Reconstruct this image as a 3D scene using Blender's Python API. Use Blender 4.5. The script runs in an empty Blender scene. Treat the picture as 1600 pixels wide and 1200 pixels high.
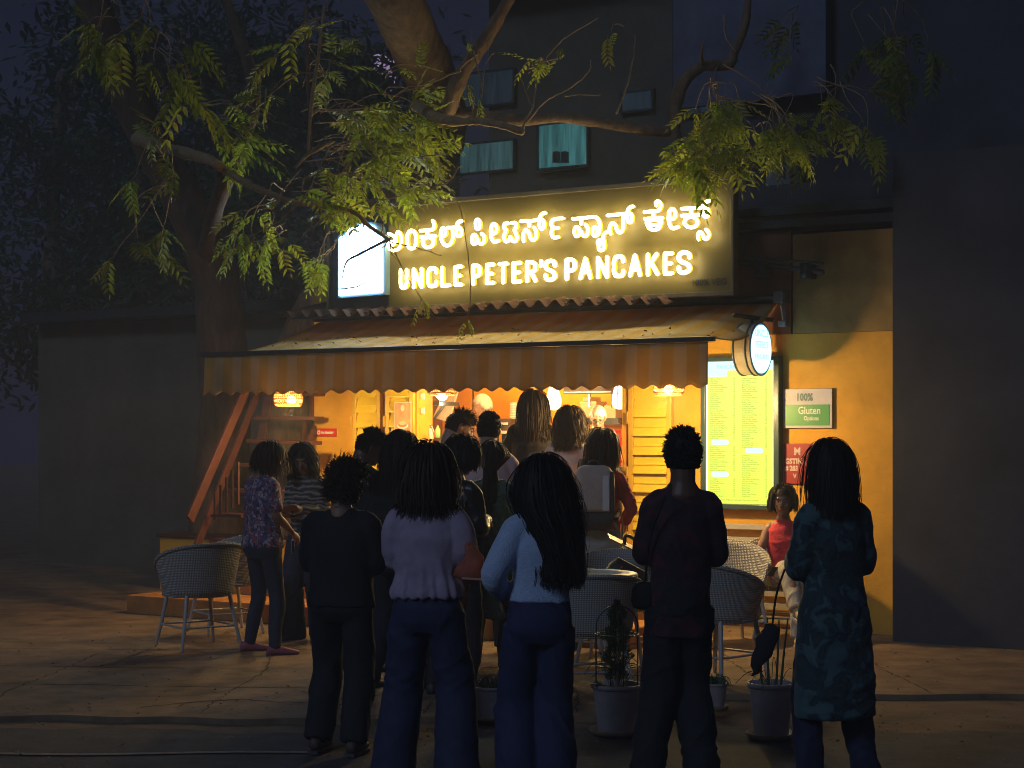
import bpy, bmesh, math, random
import numpy as np
from mathutils import Vector, Matrix, Euler
random.seed(7); np.random.seed(7)
R = math.radians
SC = bpy.context.scene
COL = SC.collection

# ------------------------------------------------------------------ camera
FPX = 2750.0; HOR = 675.0; EYE = 1.65
cam_d = bpy.data.cameras.new('camera'); cam = bpy.data.objects.new('camera', cam_d); COL.objects.link(cam)
cam_d.sensor_width = 36; cam_d.lens = 36 * FPX / 1600
cam_d.shift_y = (HOR - 600) / 1600
cam.location = (0, 0, EYE); cam.rotation_euler = (R(90), 0, 0)
cam_d.clip_end = 400; cam_d.clip_start = 0.1
SC.camera = cam

# ------------------------------------------------------------------ world, night sky
wd = bpy.data.worlds.new('World'); SC.world = wd; wd.use_nodes = True
nt = wd.node_tree; nt.nodes.clear()
out = nt.nodes.new('ShaderNodeOutputWorld'); bg = nt.nodes.new('ShaderNodeBackground')
bg.inputs['Color'].default_value = (0.16, 0.22, 0.75, 1); bg.inputs['Strength'].default_value = 0.020
nt.links.new(bg.outputs[0], out.inputs[0])
# faint cool light of the street behind the camera
sd = bpy.data.lights.new('street_glow', 'SUN'); so = bpy.data.objects.new('street_glow', sd); COL.objects.link(so)
sd.energy = 0.38; sd.angle = R(14); sd.color = (0.50, 0.68, 1.0)
so.rotation_euler = (R(58), 0, R(-38))
SC.view_settings.view_transform = 'Standard'; SC.view_settings.look = 'None'
SC.view_settings.exposure = 0.35; SC.view_settings.gamma = 1; SC.view_settings.use_curve_mapping = False
SC.render.engine = 'CYCLES'
SC.cycles.use_denoising = True
SC.cycles.max_bounces = 6; SC.cycles.diffuse_bounces = 3; SC.cycles.glossy_bounces = 2
SC.cycles.transmission_bounces = 4; SC.cycles.transparent_max_bounces = 8
SC.cycles.sample_clamp_indirect = 4; SC.cycles.volume_bounces = 0
SC.cycles.caustics_reflective = False; SC.cycles.caustics_refractive = False
SC.cycles.use_light_tree = True
SC.cycles.filter_width = 1.0

# ------------------------------------------------------------------ frames
TH = R(32.0); S_, C_ = math.sin(TH), math.cos(TH); D0 = 16.0
def at(px, py, Y):
    return Vector(((px - 800) / FPX * Y, Y, EYE + (HOR - py) / FPX * Y))
def zat(py, Y): return EYE + (HOR - py) / FPX * Y
def wu(px, py, w=0.0):
    """pixel -> shop coordinates (u, -w, z) on the plane that stands w in front of the shop wall"""
    a = (px - 800) / FPX
    Y = (D0 * C_ - w) / (a * S_ + C_); X = a * Y
    return Vector((X * C_ - (Y - D0) * S_, -w, EYE + (HOR - py) / FPX * Y))
def U(px, w=0.0): return wu(px, HOR, w)[0]
def Z(px, py, w=0.0): return wu(px, py, w)[2]
def s2w(p): return Vector((p[0] * C_ + p[1] * S_, D0 - p[0] * S_ + p[1] * C_, p[2]))
def w2s(p):
    dx, dy = p[0], p[1] - D0
    return Vector((dx * C_ - dy * S_, dx * S_ + dy * C_, p[2]))

# ------------------------------------------------------------------ mesh builder
def catmull(P, k=6, closed=False):
    P = [Vector(p) for p in P]; n = len(P)
    if n < 3: return P
    o = []
    rng = range(n if closed else n - 1)
    for i in rng:
        if closed: p0, p1, p2, p3 = P[(i - 1) % n], P[i], P[(i + 1) % n], P[(i + 2) % n]
        else: p0, p1, p2, p3 = P[max(i - 1, 0)], P[i], P[i + 1], P[min(i + 2, n - 1)]
        for j in range(k):
            t = j / k
            o.append(0.5 * ((2 * p1) + (p2 - p0) * t + (2 * p0 - 5 * p1 + 4 * p2 - p3) * t * t + (3 * p1 - p0 - 3 * p2 + p3) * t ** 3))
    if not closed: o.append(P[-1])
    return o
class MB:
    def __init__(s): s.V = []; s.F = []; s.M = []; s.mi = 0
    def face(s, f): s.F.append(tuple(f)); s.M.append(s.mi)
    def box(s, x0, x1, y0, y1, z0, z1):
        b = len(s.V)
        for z in (z0, z1):
            for x, y in ((x0, y0), (x1, y0), (x1, y1), (x0, y1)): s.V.append((x, y, z))
        for f in ((3, 2, 1, 0), (4, 5, 6, 7), (0, 1, 5, 4), (1, 2, 6, 5), (2, 3, 7, 6), (3, 0, 4, 7)): s.face([b + i for i in f])
        return s
    def hexa(s, c8):
        b = len(s.V); s.V += [tuple(c) for c in c8]
        for f in ((3, 2, 1, 0), (4, 5, 6, 7), (0, 1, 5, 4), (1, 2, 6, 5), (2, 3, 7, 6), (3, 0, 4, 7)): s.face([b + i for i in f])
        return s
    def bar(s, a, b, wx, wz, up=(0, 0, 1)):
        a, b = Vector(a), Vector(b); d = (b - a).normalized(); up = Vector(up)
        l = d.cross(up)
        if l.length < 1e-4: l = d.cross(Vector((0, 1, 0)))
        l.normalize(); n = l.cross(d).normalized()
        c = []
        for p in (a, b):
            for i, j in ((-1, -1), (1, -1), (1, 1), (-1, 1)): c.append(p + l * (i * wx / 2) + n * (j * wz / 2))
        return s.hexa(c)
    def ring_loft(s, rings, cap=True, closed=False):
        b = len(s.V); n = len(rings[0]); m = len(rings)
        for r in rings: s.V += [tuple(p) for p in r]
        for i in range(m if closed else m - 1):
            i2 = (i + 1) % m
            for j in range(n):
                k = (j + 1) % n
                s.face((b + i * n + j, b + i * n + k, b + i2 * n + k, b + i2 * n + j))
        if cap and not closed:
            s.face([b + j for j in range(n)][::-1]); s.face([b + (m - 1) * n + j for j in range(n)])
        return s
    def tube(s, pts, rad, n=8, closed=False, flat=None, dome=True):
        P = [Vector(p) for p in pts]; m = len(P)
        if not hasattr(rad, '__len__'): rad = [rad] * m
        rad = list(rad)
        T = []
        for i in range(m):
            if closed: t = P[(i + 1) % m] - P[i - 1]
            else: t = P[min(i + 1, m - 1)] - P[max(i - 1, 0)]
            T.append(t.normalized() if t.length > 1e-9 else Vector((0, 0, 1)))
        ref = Vector(flat[0]) if flat else (Vector((0, 0, 1)) if abs(T[0].z) < .9 else Vector((1, 0, 0)))
        rings = []; N = ref
        def ring(p, t, r):
            nonlocal N
            if flat: N = ref
            N2 = (N - t * N.dot(t))
            if N2.length < 1e-6: N2 = t.orthogonal()
            N2.normalize(); N = N2; B = t.cross(N2)
            ra = r * (flat[1] if flat else 1)
            return [p + N2 * (math.cos(a) * ra) + B * (math.sin(a) * r) for a in (2 * math.pi * k / n for k in range(n))]
        if dome and not closed:
            rings.append(ring(P[0] - T[0] * rad[0] * .9, T[0], rad[0] * .35)); rings.append(ring(P[0] - T[0] * rad[0] * .55, T[0], rad[0] * .8))
        for i in range(m): rings.append(ring(P[i], T[i], rad[i]))
        if dome and not closed:
            rings.append(ring(P[-1] + T[-1] * rad[-1] * .55, T[-1], rad[-1] * .8)); rings.append(ring(P[-1] + T[-1] * rad[-1] * .9, T[-1], rad[-1] * .35))
        return s.ring_loft(rings, closed=closed)
    def rings(s, L, n=24, e=2.0):
        rr = []
        for (x, y, z, rx, ry) in L:
            r = []
            for k in range(n):
                a = 2 * math.pi * k / n; ca, sa = math.cos(a), math.sin(a)
                r.append((x + rx * math.copysign(abs(ca) ** (2 / e), ca), y + ry * math.copysign(abs(sa) ** (2 / e), sa), z))
            rr.append(r)
        return s.ring_loft(rr)
    def ell(s, c, r, n=16, m=10, M=None):
        c = Vector(c); rr = []
        for i in range(1, m):
            t = math.pi * i / m; q = []
            for k in range(n):
                a = 2 * math.pi * k / n
                v = Vector((r[0] * math.sin(t) * math.cos(a), r[1] * math.sin(t) * math.sin(a), -r[2] * math.cos(t)))
                q.append(c + (M @ v if M else v))
            rr.append(q)
        b = len(s.V); s.ring_loft(rr, cap=False)
        lo, hi = Vector((0, 0, -r[2])), Vector((0, 0, r[2]))
        s.V.append(tuple(c + (M @ lo if M else lo))); s.V.append(tuple(c + (M @ hi if M else hi)))
        il, ih = len(s.V) - 2, len(s.V) - 1; q = b + (m - 2) * n
        for k in range(n):
            s.face((il, b + (k + 1) % n, b + k)); s.face((ih, q + k, q + (k + 1) % n))
        return s
    def grid(s, fn, nu, nv):
        b = len(s.V)
        for i in range(nu + 1):
            for j in range(nv + 1): s.V.append(tuple(fn(i / nu, j / nv)))
        for i in range(nu):
            for j in range(nv):
                a = b + i * (nv + 1) + j; s.face((a, a + nv + 1, a + nv + 2, a + 1))
        return s
    def slab(s, fn, nu, nv, th):
        """a grid with thickness th along -normal estimate th (Vector)"""
        th = Vector(th); b = len(s.V); w = nv + 1; N = (nu + 1) * w
        for q in (0, 1):
            for i in range(nu + 1):
                for j in range(nv + 1): s.V.append(tuple(Vector(fn(i / nu, j / nv)) + th * q))
        for i in range(nu):
            for j in range(nv):
                a = b + i * w + j; s.face((a, a + w, a + w + 1, a + 1)); a += N; s.face((a + 1, a + w + 1, a + w, a))
        for i in range(nu):
            a = b + i * w; s.face((a + N, a + w + N, a + w, a)); a += nv; s.face((a, a + w, a + w + N, a + N))
        for j in range(nv):
            a = b + j; s.face((a, a + 1, a + 1 + N, a + N)); a += nu * w; s.face((a + N, a + 1 + N, a + 1, a))
        return s
    def prism(s, poly, y0, y1):
        b = len(s.V); n = len(poly)
        for y in (y0, y1): s.V += [(p[0], y, p[1]) for p in poly]
        s.face([b + i for i in range(n)]); s.face([b + n + i for i in range(n)][::-1])
        for i in range(n): s.face((b + (i + 1) % n, b + i, b + n + i, b + n + (i + 1) % n))
        return s
    def join(s, V, F):
        b = len(s.V); s.V += [tuple(v) for v in V]
        for f in F: s.face([b + i for i in f])
        return s
    def mesh(s, name, mats, base=(0, 0, 0), smooth=False):
        me = bpy.data.meshes.new(name)
        bx, by, bz = base
        me.from_pydata([(v[0] - bx, v[1] - by, v[2] - bz) for v in s.V], [], s.F)
        if not isinstance(mats, (list, tuple)): mats = [mats]
        for m in mats: me.materials.append(m)
        if len(mats) > 1: me.polygons.foreach_set('material_index', s.M)
        if smooth: me.polygons.foreach_set('use_smooth', [True] * len(me.polygons))
        bm = bmesh.new(); bm.from_mesh(me); bmesh.ops.recalc_face_normals(bm, faces=bm.faces); bm.to_mesh(me); bm.free()
        me.update(); return me
def props(o, label=None, cat=None, group=None, kind=None):
    if label: o['label'] = label
    if cat: o['category'] = cat
    if group: o['group'] = group
    if kind: o['kind'] = kind
    return o
def link(name, me, parent=None, **k):
    o = bpy.data.objects.new(name, me); COL.objects.link(o)
    if parent: o.parent = parent
    return props(o, **k)
class Thing:
    """an Empty at the base; parts are given in the frame's coordinates ('shop' or world)"""
    def __init__(s, name, label, cat, base=(0, 0, 0), frame='world', group=None, rot=0):
        s.base = Vector(base)
        s.o = bpy.data.objects.new(name, None); COL.objects.link(s.o); s.o.empty_display_size = .2
        if frame == 'shop':
            s.o.location = s2w(s.base); s.o.rotation_euler = (0, 0, -TH)
        elif frame == 'local':
            s.o.location = s.base; s.o.rotation_euler = (0, 0, rot); s.base = Vector((0, 0, 0))
        else: s.o.location = s.base
        props(s.o, label, cat, group)
    def add(s, name, mb, mat, parent=None, smooth=False, bevel=0, **k):
        o = link(name, mb.mesh(name, mat, s.base, smooth), parent or s.o, **k)
        if bevel:
            m = o.modifiers.new('bevel', 'BEVEL'); m.width = bevel; m.segments = 2; m.limit_method = 'ANGLE'
        return o
    def lamp(s, pos, power, col, rad=.03):
        l = bpy.data.lights.new('bulb_light', 'POINT'); l.energy = power; l.color = col; l.shadow_soft_size = rad
        o = bpy.data.objects.new('bulb_light', l); COL.objects.link(o); o.parent = s.o; o.location = Vector(pos) - s.base
        return o
def text_mb(body, size, fn, align='LEFT', bold=0.0, spacing=1.0, line=1.0):
    """flat print: text outlines laid on a surface by fn(x, y) -> point"""
    c = bpy.data.curves.new('print', 'FONT'); c.body = body; c.size = size; c.align_x = align; c.offset = bold
    c.space_character = spacing; c.space_line = line; c.resolution_u = 2
    o = bpy.data.objects.new('print', c); COL.objects.link(o)
    dg = bpy.context.evaluated_depsgraph_get(); me = bpy.data.meshes.new_from_object(o.evaluated_get(dg))
    mb = MB(); mb.join([fn(v.co.x, v.co.y) for v in me.vertices], [tuple(p.vertices) for p in me.polygons])
    bpy.data.objects.remove(o); bpy.data.curves.remove(c); bpy.data.meshes.remove(me)
    return mb

# ------------------------------------------------------------------ materials
def mat(name, col, rough=.7, var=.15, scale=8, bump=0, bscale=40, metal=0, emit=None, est=0, trans=0, sheen=0, col2=None, coat=0, spec=.5, stretch=(1, 1, 1)):
    m = bpy.data.materials.new(name); m.use_nodes = True; n = m.node_tree.nodes; L = m.node_tree.links
    p = n['Principled BSDF']; p.inputs['Roughness'].default_value = rough; p.inputs['Metallic'].default_value = metal
    p.inputs['Base Color'].default_value = (*col, 1); p.inputs['Specular IOR Level'].default_value = spec
    if coat: p.inputs['Coat Weight'].default_value = coat
    if sheen: p.inputs['Sheen Weight'].default_value = sheen; p.inputs['Sheen Roughness'].default_value = .5
    tc = n.new('ShaderNodeTexCoord'); mp = n.new('ShaderNodeMapping'); mp.inputs['Scale'].default_value = stretch
    L.new(tc.outputs['Object'], mp.inputs['Vector'])
    if var or col2:
        nz = n.new('ShaderNodeTexNoise'); nz.inputs['Scale'].default_value = scale; nz.inputs['Detail'].default_value = 6; nz.inputs['Roughness'].default_value = .65
        L.new(mp.outputs[0], nz.inputs['Vector'])
        rp = n.new('ShaderNodeValToRGB'); rp.color_ramp.elements[0].position = .3; rp.color_ramp.elements[1].position = .7
        a = [c * (1 - var) for c in col]; b = col2 or [min(1, c * (1 + var)) for c in col]
        rp.color_ramp.elements[0].color = (*a, 1); rp.color_ramp.elements[1].color = (*b, 1)
        L.new(nz.outputs[0], rp.inputs[0]); L.new(rp.outputs[0], p.inputs['Base Color'])
    if bump:
        bz = n.new('ShaderNodeTexNoise'); bz.inputs['Scale'].default_value = bscale; bz.inputs['Detail'].default_value = 4
        L.new(mp.outputs[0], bz.inputs['Vector'])
        bp = n.new('ShaderNodeBump'); bp.inputs['Strength'].default_value = bump; bp.inputs['Distance'].default_value = .01
        L.new(bz.outputs[0], bp.inputs['Height']); L.new(bp.outputs[0], p.inputs['Normal'])
    if emit: p.inputs['Emission Color'].default_value = (*emit, 1); p.inputs['Emission Strength'].default_value = est
    if trans:
        o = n['Material Output']; tr = n.new('ShaderNodeBsdfTranslucent'); mx = n.new('ShaderNodeMixShader'); mx.inputs[0].default_value = trans
        if var or col2: L.new(rp.outputs[0], tr.inputs[0])
        else: tr.inputs[0].default_value = (*col, 1)
        L.new(p.outputs[0], mx.inputs[1]); L.new(tr.outputs[0], mx.inputs[2]); L.new(mx.outputs[0], o.inputs[0])
    return m
def emat(name, col, st):
    m = bpy.data.materials.new(name); m.use_nodes = True; n = m.node_tree.nodes; n.clear()
    e = n.new('ShaderNodeEmission'); e.inputs[0].default_value = (*col, 1); e.inputs[1].default_value = st
    o = n.new('ShaderNodeOutputMaterial'); m.node_tree.links.new(e.outputs[0], o.inputs[0]); return m
def add_ramp(m, tex, stops, interp='CONSTANT'):
    pass

M = {}
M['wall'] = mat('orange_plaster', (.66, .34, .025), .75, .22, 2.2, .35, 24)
M['wall_in'] = mat('inner_orange_paint', (.82, .36, .012), .6, .08, 3)
M['shutter'] = mat('yellow_shutter_paint', (.66, .48, .03), .38, .12, 6, .12, 60)
M['shutter_d'] = mat('yellow_frame_paint', (.55, .34, .03), .45, .15, 6, .1, 50)
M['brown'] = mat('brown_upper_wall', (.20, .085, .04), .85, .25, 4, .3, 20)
M['board'] = mat('sign_board_sheet', (.14, .104, .02), .5, .15, 2, .05, 6)
M['dark_frame'] = mat('dark_metal_frame', (.035, .04, .045), .4, .3, 12, metal=.3)
M['board_frame'] = mat('sign_edge_trim', (.16, .13, .08), .5, .2, 8)
M['facade'] = mat('dark_facade_plaster', (.10, .082, .062), .9, .35, 1.3, .4, 12)
M['facade_g'] = mat('grey_facade_panel', (.16, .17, .18), .85, .3, 2, .2, 12)
M['roof'] = mat('rusty_corrugated_sheet', (.12, .05, .022), .85, .35, 9, .2, 40)
M['tile'] = mat('terrace_paving', (.20, .13, .075), .85, .5, 3.2, .35, 22)
M['ground'] = mat('dusty_ground', (.16, .10, .058), .92, .45, 2.6, .7, 28)
M['road'] = mat('road_asphalt', (.07, .06, .055), .9, .4, 6, .6, 60)
M['step'] = mat('orange_step_paint', (.48, .19, .035), .7, .3, 7, .3, 25)
M['red_steel'] = mat('red_oxide_steel', (.07, .017, .013), .6, .35, 14, .2, 50)
M['wicker_leg'] = mat('white_tube_legs', (.5, .48, .45), .4, .1, 20)
M['white'] = mat('white_print', (.75, .74, .72), .5, 0)
M['red_sign'] = mat('red_sign_board', (.62, .03, .02), .4, .06, 8)
M['green_sign'] = mat('green_sign_board', (.05, .30, .08), .4, .06, 8)
M['sign_print'] = mat('grey_green_print', (.10, .19, .16), .5, 0)
M['black'] = mat('black_plastic', (.012, .012, .014), .35, 0)
M['steel'] = mat('brushed_steel', (.5, .5, .5), .35, .15, 20, metal=.9)
M['skin'] = mat('brown_skin', (.30, .16, .095), .5, .12, 14, .05, 200)
M['skin_l'] = mat('light_brown_skin', (.42, .24, .15), .48, .1, 14, .05, 200)
M['skin_d'] = mat('deep_brown_skin', (.17, .085, .05), .5, .12, 14, .05, 200)
def hairmat(name, c):
    return mat(name, c, .58, .5, 60, .15, 220, spec=.22, stretch=(1, 1, .06))
M['hair'] = hairmat('black_hair', (.011, .008, .007)); M['hair_b'] = hairmat('dark_brown_hair', (.035, .018, .010)); M['hair_br'] = hairmat('brown_hair', (.045, .022, .012))
M['bark_d'] = mat('dark_tree_bark', (.075, .045, .028), .95, .55, 14, 1.0, 30, stretch=(1, 1, .28))
M['bark'] = mat('tree_bark', (.15, .09, .05), .95, .55, 14, 1.0, 30, stretch=(1, 1, .28))
M['twig'] = mat('twig_bark', (.30, .20, .10), .85, .4, 30)
M['soil'] = mat('pot_soil', (.035, .022, .015), .95, .4, 50, .8, 80)
M['pot'] = mat('white_plastic_pot', (.44, .40, .42), .55, .18, 9, .05, 30)
M['leafdark'] = mat('dark_evergreen_leaf', (.03, .075, .025), .6, .4, 20, trans=.25)

def leaf_mat(name, c1, c2):
    m = bpy.data.materials.new(name); m.use_nodes = True; n = m.node_tree.nodes; L = m.node_tree.links
    p = n['Principled BSDF']; p.inputs['Roughness'].default_value = .45
    oi = n.new('ShaderNodeObjectInfo'); tc = n.new('ShaderNodeTexCoord'); nz = n.new('ShaderNodeTexNoise'); nz.inputs['Scale'].default_value = 9
    L.new(tc.outputs['Object'], nz.inputs['Vector'])
    ad = n.new('ShaderNodeMath'); ad.operation = 'MULTIPLY_ADD'; ad.inputs[1].default_value = .40
    L.new(oi.outputs['Random'], ad.inputs[0]); L.new(nz.outputs[0], ad.inputs[2])
    rp = n.new('ShaderNodeValToRGB'); e = rp.color_ramp.elements; e[0].position = .3; e[0].color = (*c1, 1); e[1].position = 1.0; e[1].color = (*c2, 1)
    q = e.new(1.08 if False else .97); q.color = (*c2, 1); e[-1].color = (.42, .20, .03, 1); e[-1].position = 1.0
    L.new(ad.outputs[0], rp.inputs[0]); L.new(rp.outputs[0], p.inputs['Base Color'])
    tr = n.new('ShaderNodeBsdfTranslucent'); L.new(rp.outputs[0], tr.inputs[0]); mx = n.new('ShaderNodeMixShader'); mx.inputs[0].default_value = .55
    L.new(p.outputs[0], mx.inputs[1]); L.new(tr.outputs[0], mx.inputs[2]); L.new(mx.outputs[0], n['Material Output'].inputs[0]); return m
M['leaf'] = leaf_mat('neem_leaf', (.11, .20, .012), (.42, .42, .03))

def pattern_mat(name, base, cols, scale, kind='voronoi', rough=.8, bump=.15, stretch=(1, 1, 1), sheen=.1, trans=0):
    """printed cloth: cells or bands in several colours"""
    m = bpy.data.materials.new(name); m.use_nodes = True; n = m.node_tree.nodes; L = m.node_tree.links
    p = n['Principled BSDF']; p.inputs['Roughness'].default_value = rough; p.inputs['Sheen Weight'].default_value = sheen
    tc = n.new('ShaderNodeTexCoord'); mp = n.new('ShaderNodeMapping'); mp.inputs['Scale'].default_value = stretch
    L.new(tc.outputs['Object'], mp.inputs['Vector'])
    nz = n.new('ShaderNodeTexNoise'); nz.inputs['Scale'].default_value = scale * .6; nz.inputs['Detail'].default_value = 3
    L.new(mp.outputs[0], nz.inputs['Vector'])
    mix = n.new('ShaderNodeMix'); mix.data_type = 'VECTOR'; mix.inputs['Factor'].default_value = .06 if kind != 'wave' else .12
    L.new(mp.outputs[0], mix.inputs['A']); L.new(nz.outputs['Color'], mix.inputs['B'])
    rp = n.new('ShaderNodeValToRGB'); rp.color_ramp.interpolation = 'CONSTANT' if kind != 'soft' else 'LINEAR'
    if kind == 'voronoi':
        t = n.new('ShaderNodeTexVoronoi'); t.inputs['Scale'].default_value = scale; L.new(mix.outputs['Result'], t.inputs['Vector'])
        sep = n.new('ShaderNodeSeparateColor'); L.new(t.outputs['Color'], sep.inputs[0]); src = sep.outputs[0]
    elif kind == 'wave':
        t = n.new('ShaderNodeTexWave'); t.inputs['Scale'].default_value = scale; t.inputs['Distortion'].default_value = 4; t.bands_direction = 'Z'
        L.new(mix.outputs['Result'], t.inputs['Vector']); src = t.outputs['Fac']
    else:
        t = n.new('ShaderNodeTexNoise'); t.inputs['Scale'].default_value = scale; t.inputs['Detail'].default_value = 4; t.inputs['Distortion'].default_value = 1.2
        L.new(mp.outputs[0], t.inputs['Vector']); src = t.outputs['Fac']
    e = rp.color_ramp.elements; k = len(cols)
    lo, hi = (0, 1) if kind in ('voronoi', 'wave') else (.35, .65)
    e[0].color = (*cols[0], 1); e[0].position = lo
    e[1].color = (*cols[-1], 1); e[1].position = lo + (hi - lo) * (k - 1) / k
    for i in range(1, k - 1):
        q = e.new(lo + (hi - lo) * i / k); q.color = (*cols[i], 1)
    L.new(src, rp.inputs[0]); L.new(rp.outputs[0], p.inputs['Base Color'])
    bz = n.new('ShaderNodeTexNoise'); bz.inputs['Scale'].default_value = 90; L.new(tc.outputs['Object'], bz.inputs['Vector'])
    bp = n.new('ShaderNodeBump'); bp.inputs['Strength'].default_value = bump; bp.inputs['Distance'].default_value = .01
    L.new(bz.outputs[0], bp.inputs['Height']); L.new(bp.outputs[0], p.inputs['Normal'])
    return m
# striped awning cloth (bands along the local x axis)
def awning_mat():
    m = bpy.data.materials.new('striped_awning_cloth'); m.use_nodes = True; n = m.node_tree.nodes; L = m.node_tree.links
    p = n['Principled BSDF']; p.inputs['Roughness'].default_value = .85
    tc = n.new('ShaderNodeTexCoord'); sx = n.new('ShaderNodeSeparateXYZ'); L.new(tc.outputs['Object'], sx.inputs[0])
    a = n.new('ShaderNodeMath'); a.operation = 'MULTIPLY'; a.inputs[1].default_value = 1 / .215; L.new(sx.outputs[0], a.inputs[0])
    f = n.new('ShaderNodeMath'); f.operation = 'FRACT'; L.new(a.outputs[0], f.inputs[0])
    rp = n.new('ShaderNodeValToRGB'); rp.color_ramp.interpolation = 'LINEAR'; e = rp.color_ramp.elements
    e[0].position = 0; e[0].color = (.52, .34, .06, 1); e[1].position = .46; e[1].color = (.52, .34, .06, 1)
    q = e.new(.54); q.color = (.51, .40, .21, 1); q = e.new(.96); q.color = (.51, .40, .21, 1)
    L.new(f.outputs[0], rp.inputs[0])
    nz = n.new('ShaderNodeTexNoise'); nz.inputs['Scale'].default_value = 3.5; nz.inputs['Detail'].default_value = 8; L.new(tc.outputs['Object'], nz.inputs['Vector'])
    dr = n.new('ShaderNodeValToRGB'); dr.color_ramp.elements[0].position = .3; dr.color_ramp.elements[0].color = (.72, .68, .62, 1); dr.color_ramp.elements[1].position = .62; dr.color_ramp.elements[1].color = (1, 1, 1, 1)
    L.new(nz.outputs[0], dr.inputs[0])
    mu = n.new('ShaderNodeMix'); mu.data_type = 'RGBA'; mu.blend_type = 'MULTIPLY'; mu.inputs['Factor'].default_value = .8
    L.new(rp.outputs[0], mu.inputs['A']); L.new(dr.outputs[0], mu.inputs['B']); L.new(mu.outputs['Result'], p.inputs['Base Color'])
    tr = n.new('ShaderNodeBsdfTranslucent'); L.new(mu.outputs['Result'], tr.inputs[0]); mx = n.new('ShaderNodeMixShader'); mx.inputs[0].default_value = .34
    L.new(p.outputs[0], mx.inputs[1]); L.new(tr.outputs[0], mx.inputs[2]); L.new(mx.outputs[0], n['Material Output'].inputs[0]); return m
M['awning'] = awning_mat()
def wicker_mat():
    m = mat('woven_white_wicker', (.46, .44, .42), .6, .12, 30); n = m.node_tree.nodes; L = m.node_tree.links; p = n['Principled BSDF']
    tc = n.new('ShaderNodeTexCoord')
    w1 = n.new('ShaderNodeTexWave'); w1.bands_direction = 'Z'; w1.inputs['Scale'].default_value = 26; w1.inputs['Distortion'].default_value = .6
    w2 = n.new('ShaderNodeTexWave'); w2.bands_direction = 'X'; w2.inputs['Scale'].default_value = 20; w2.inputs['Distortion'].default_value = .6
    L.new(tc.outputs['Object'], w1.inputs['Vector']); L.new(tc.outputs['Object'], w2.inputs['Vector'])
    mu = n.new('ShaderNodeMath'); mu.operation = 'MULTIPLY'; L.new(w1.outputs['Fac'], mu.inputs[0]); L.new(w2.outputs['Fac'], mu.inputs[1])
    rp = n.new('ShaderNodeValToRGB'); rp.color_ramp.elements[0].color = (.24, .23, .21, 1); rp.color_ramp.elements[1].color = (.54, .52, .48, 1); rp.color_ramp.elements[1].position = .4
    L.new(mu.outputs[0], rp.inputs[0]); L.new(rp.outputs[0], p.inputs['Base Color'])
    bp = n.new('ShaderNodeBump'); bp.inputs['Strength'].default_value = .7; bp.inputs['Distance'].default_value = .01
    L.new(mu.outputs[0], bp.inputs['Height']); L.new(bp.outputs[0], p.inputs['Normal']); return m
M['wicker'] = wicker_mat()
M['glass'] = mat('frosted_table_glass', (.30, .30, .22), .12, .05, 10, spec=.6)
M['em_white'] = emat('lit_letter_face', (1.0, .87, .48), 30)
M['em_side'] = emat('lit_letter_return', (1.0, .58, .02), 1.6)
M['em_logo'] = emat('lit_logo_panel', (.42, .68, 1.0), 16.0)
M['em_disc'] = emat('lit_disc_face', (.32, .74, 1.0), 2.8)
M['em_bulb'] = emat('bulb_glow', (1.0, .72, .35), 30)
M['em_tear'] = emat('teardrop_lamp_glass', (1.0, .80, .42), 5.0)

# ================================================================== SETTING
g = MB(); g.box(-60, 60, -8, 90, -1.2, -.012); link('ground', g.mesh('ground', M['ground']), kind='structure')
# road in the foreground, with an uneven broken edge
def edge(x, n=0): return 9.78 + .09 * math.sin(x * 1.7 + n) + .05 * math.sin(x * 5.3 + 2 * n) + .03 * math.sin(x * 13.1)
g = MB()
xs = [-14 + i * .12 for i in range(235)]
b = len(g.V)
for x in xs: g.V.append((x, -4, -.006)); g.V.append((x, edge(x), -.006))
for i in range(len(xs) - 1): g.face((2 * i, 2 * i + 2, 2 * i + 3, 2 * i + 1))
link('road', g.mesh('road', M['road']), kind='structure')
# paved terrace in front of the shop, thin slab with a ragged front edge
g = MB(); top = []; n = 120
xa, xb = -6.5, 7.5
for i in range(n + 1):
    x = xa + (xb - xa) * i / n
    yf = 10.05 + .06 * math.sin(x * 2.1 + 1) + .03 * math.sin(x * 9) if x < .9 else 10.93 + .02 * math.sin(x * 7)
    if .9 <= x < 1.0: yf = 10.5
    yb = D0 + 4 - x * math.tan(TH)
    g.V += [(x, yf, .022), (x, yb, .022), (x, yf, -.3), (x, yb, -.3)]
for i in range(n):
    a = 4 * i; c = a + 4
    g.face((a, c, c + 1, a + 1)); g.face((a + 2, c + 2, c, a))
link('pavement', g.mesh('pavement', M['tile']), kind='structure')
# painted kerb line at the very bottom left
g = MB(); g.grid(lambda s, t: (-3.6 + 2.6 * s, 9.02 + .035 * math.sin(s * 9) + .05 * t, 0.001), 30, 1)
link('road_line', g.mesh('road_line', mat('worn_line_paint', (.22, .19, .15), .8, .5, 20)), kind='structure')
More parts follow.
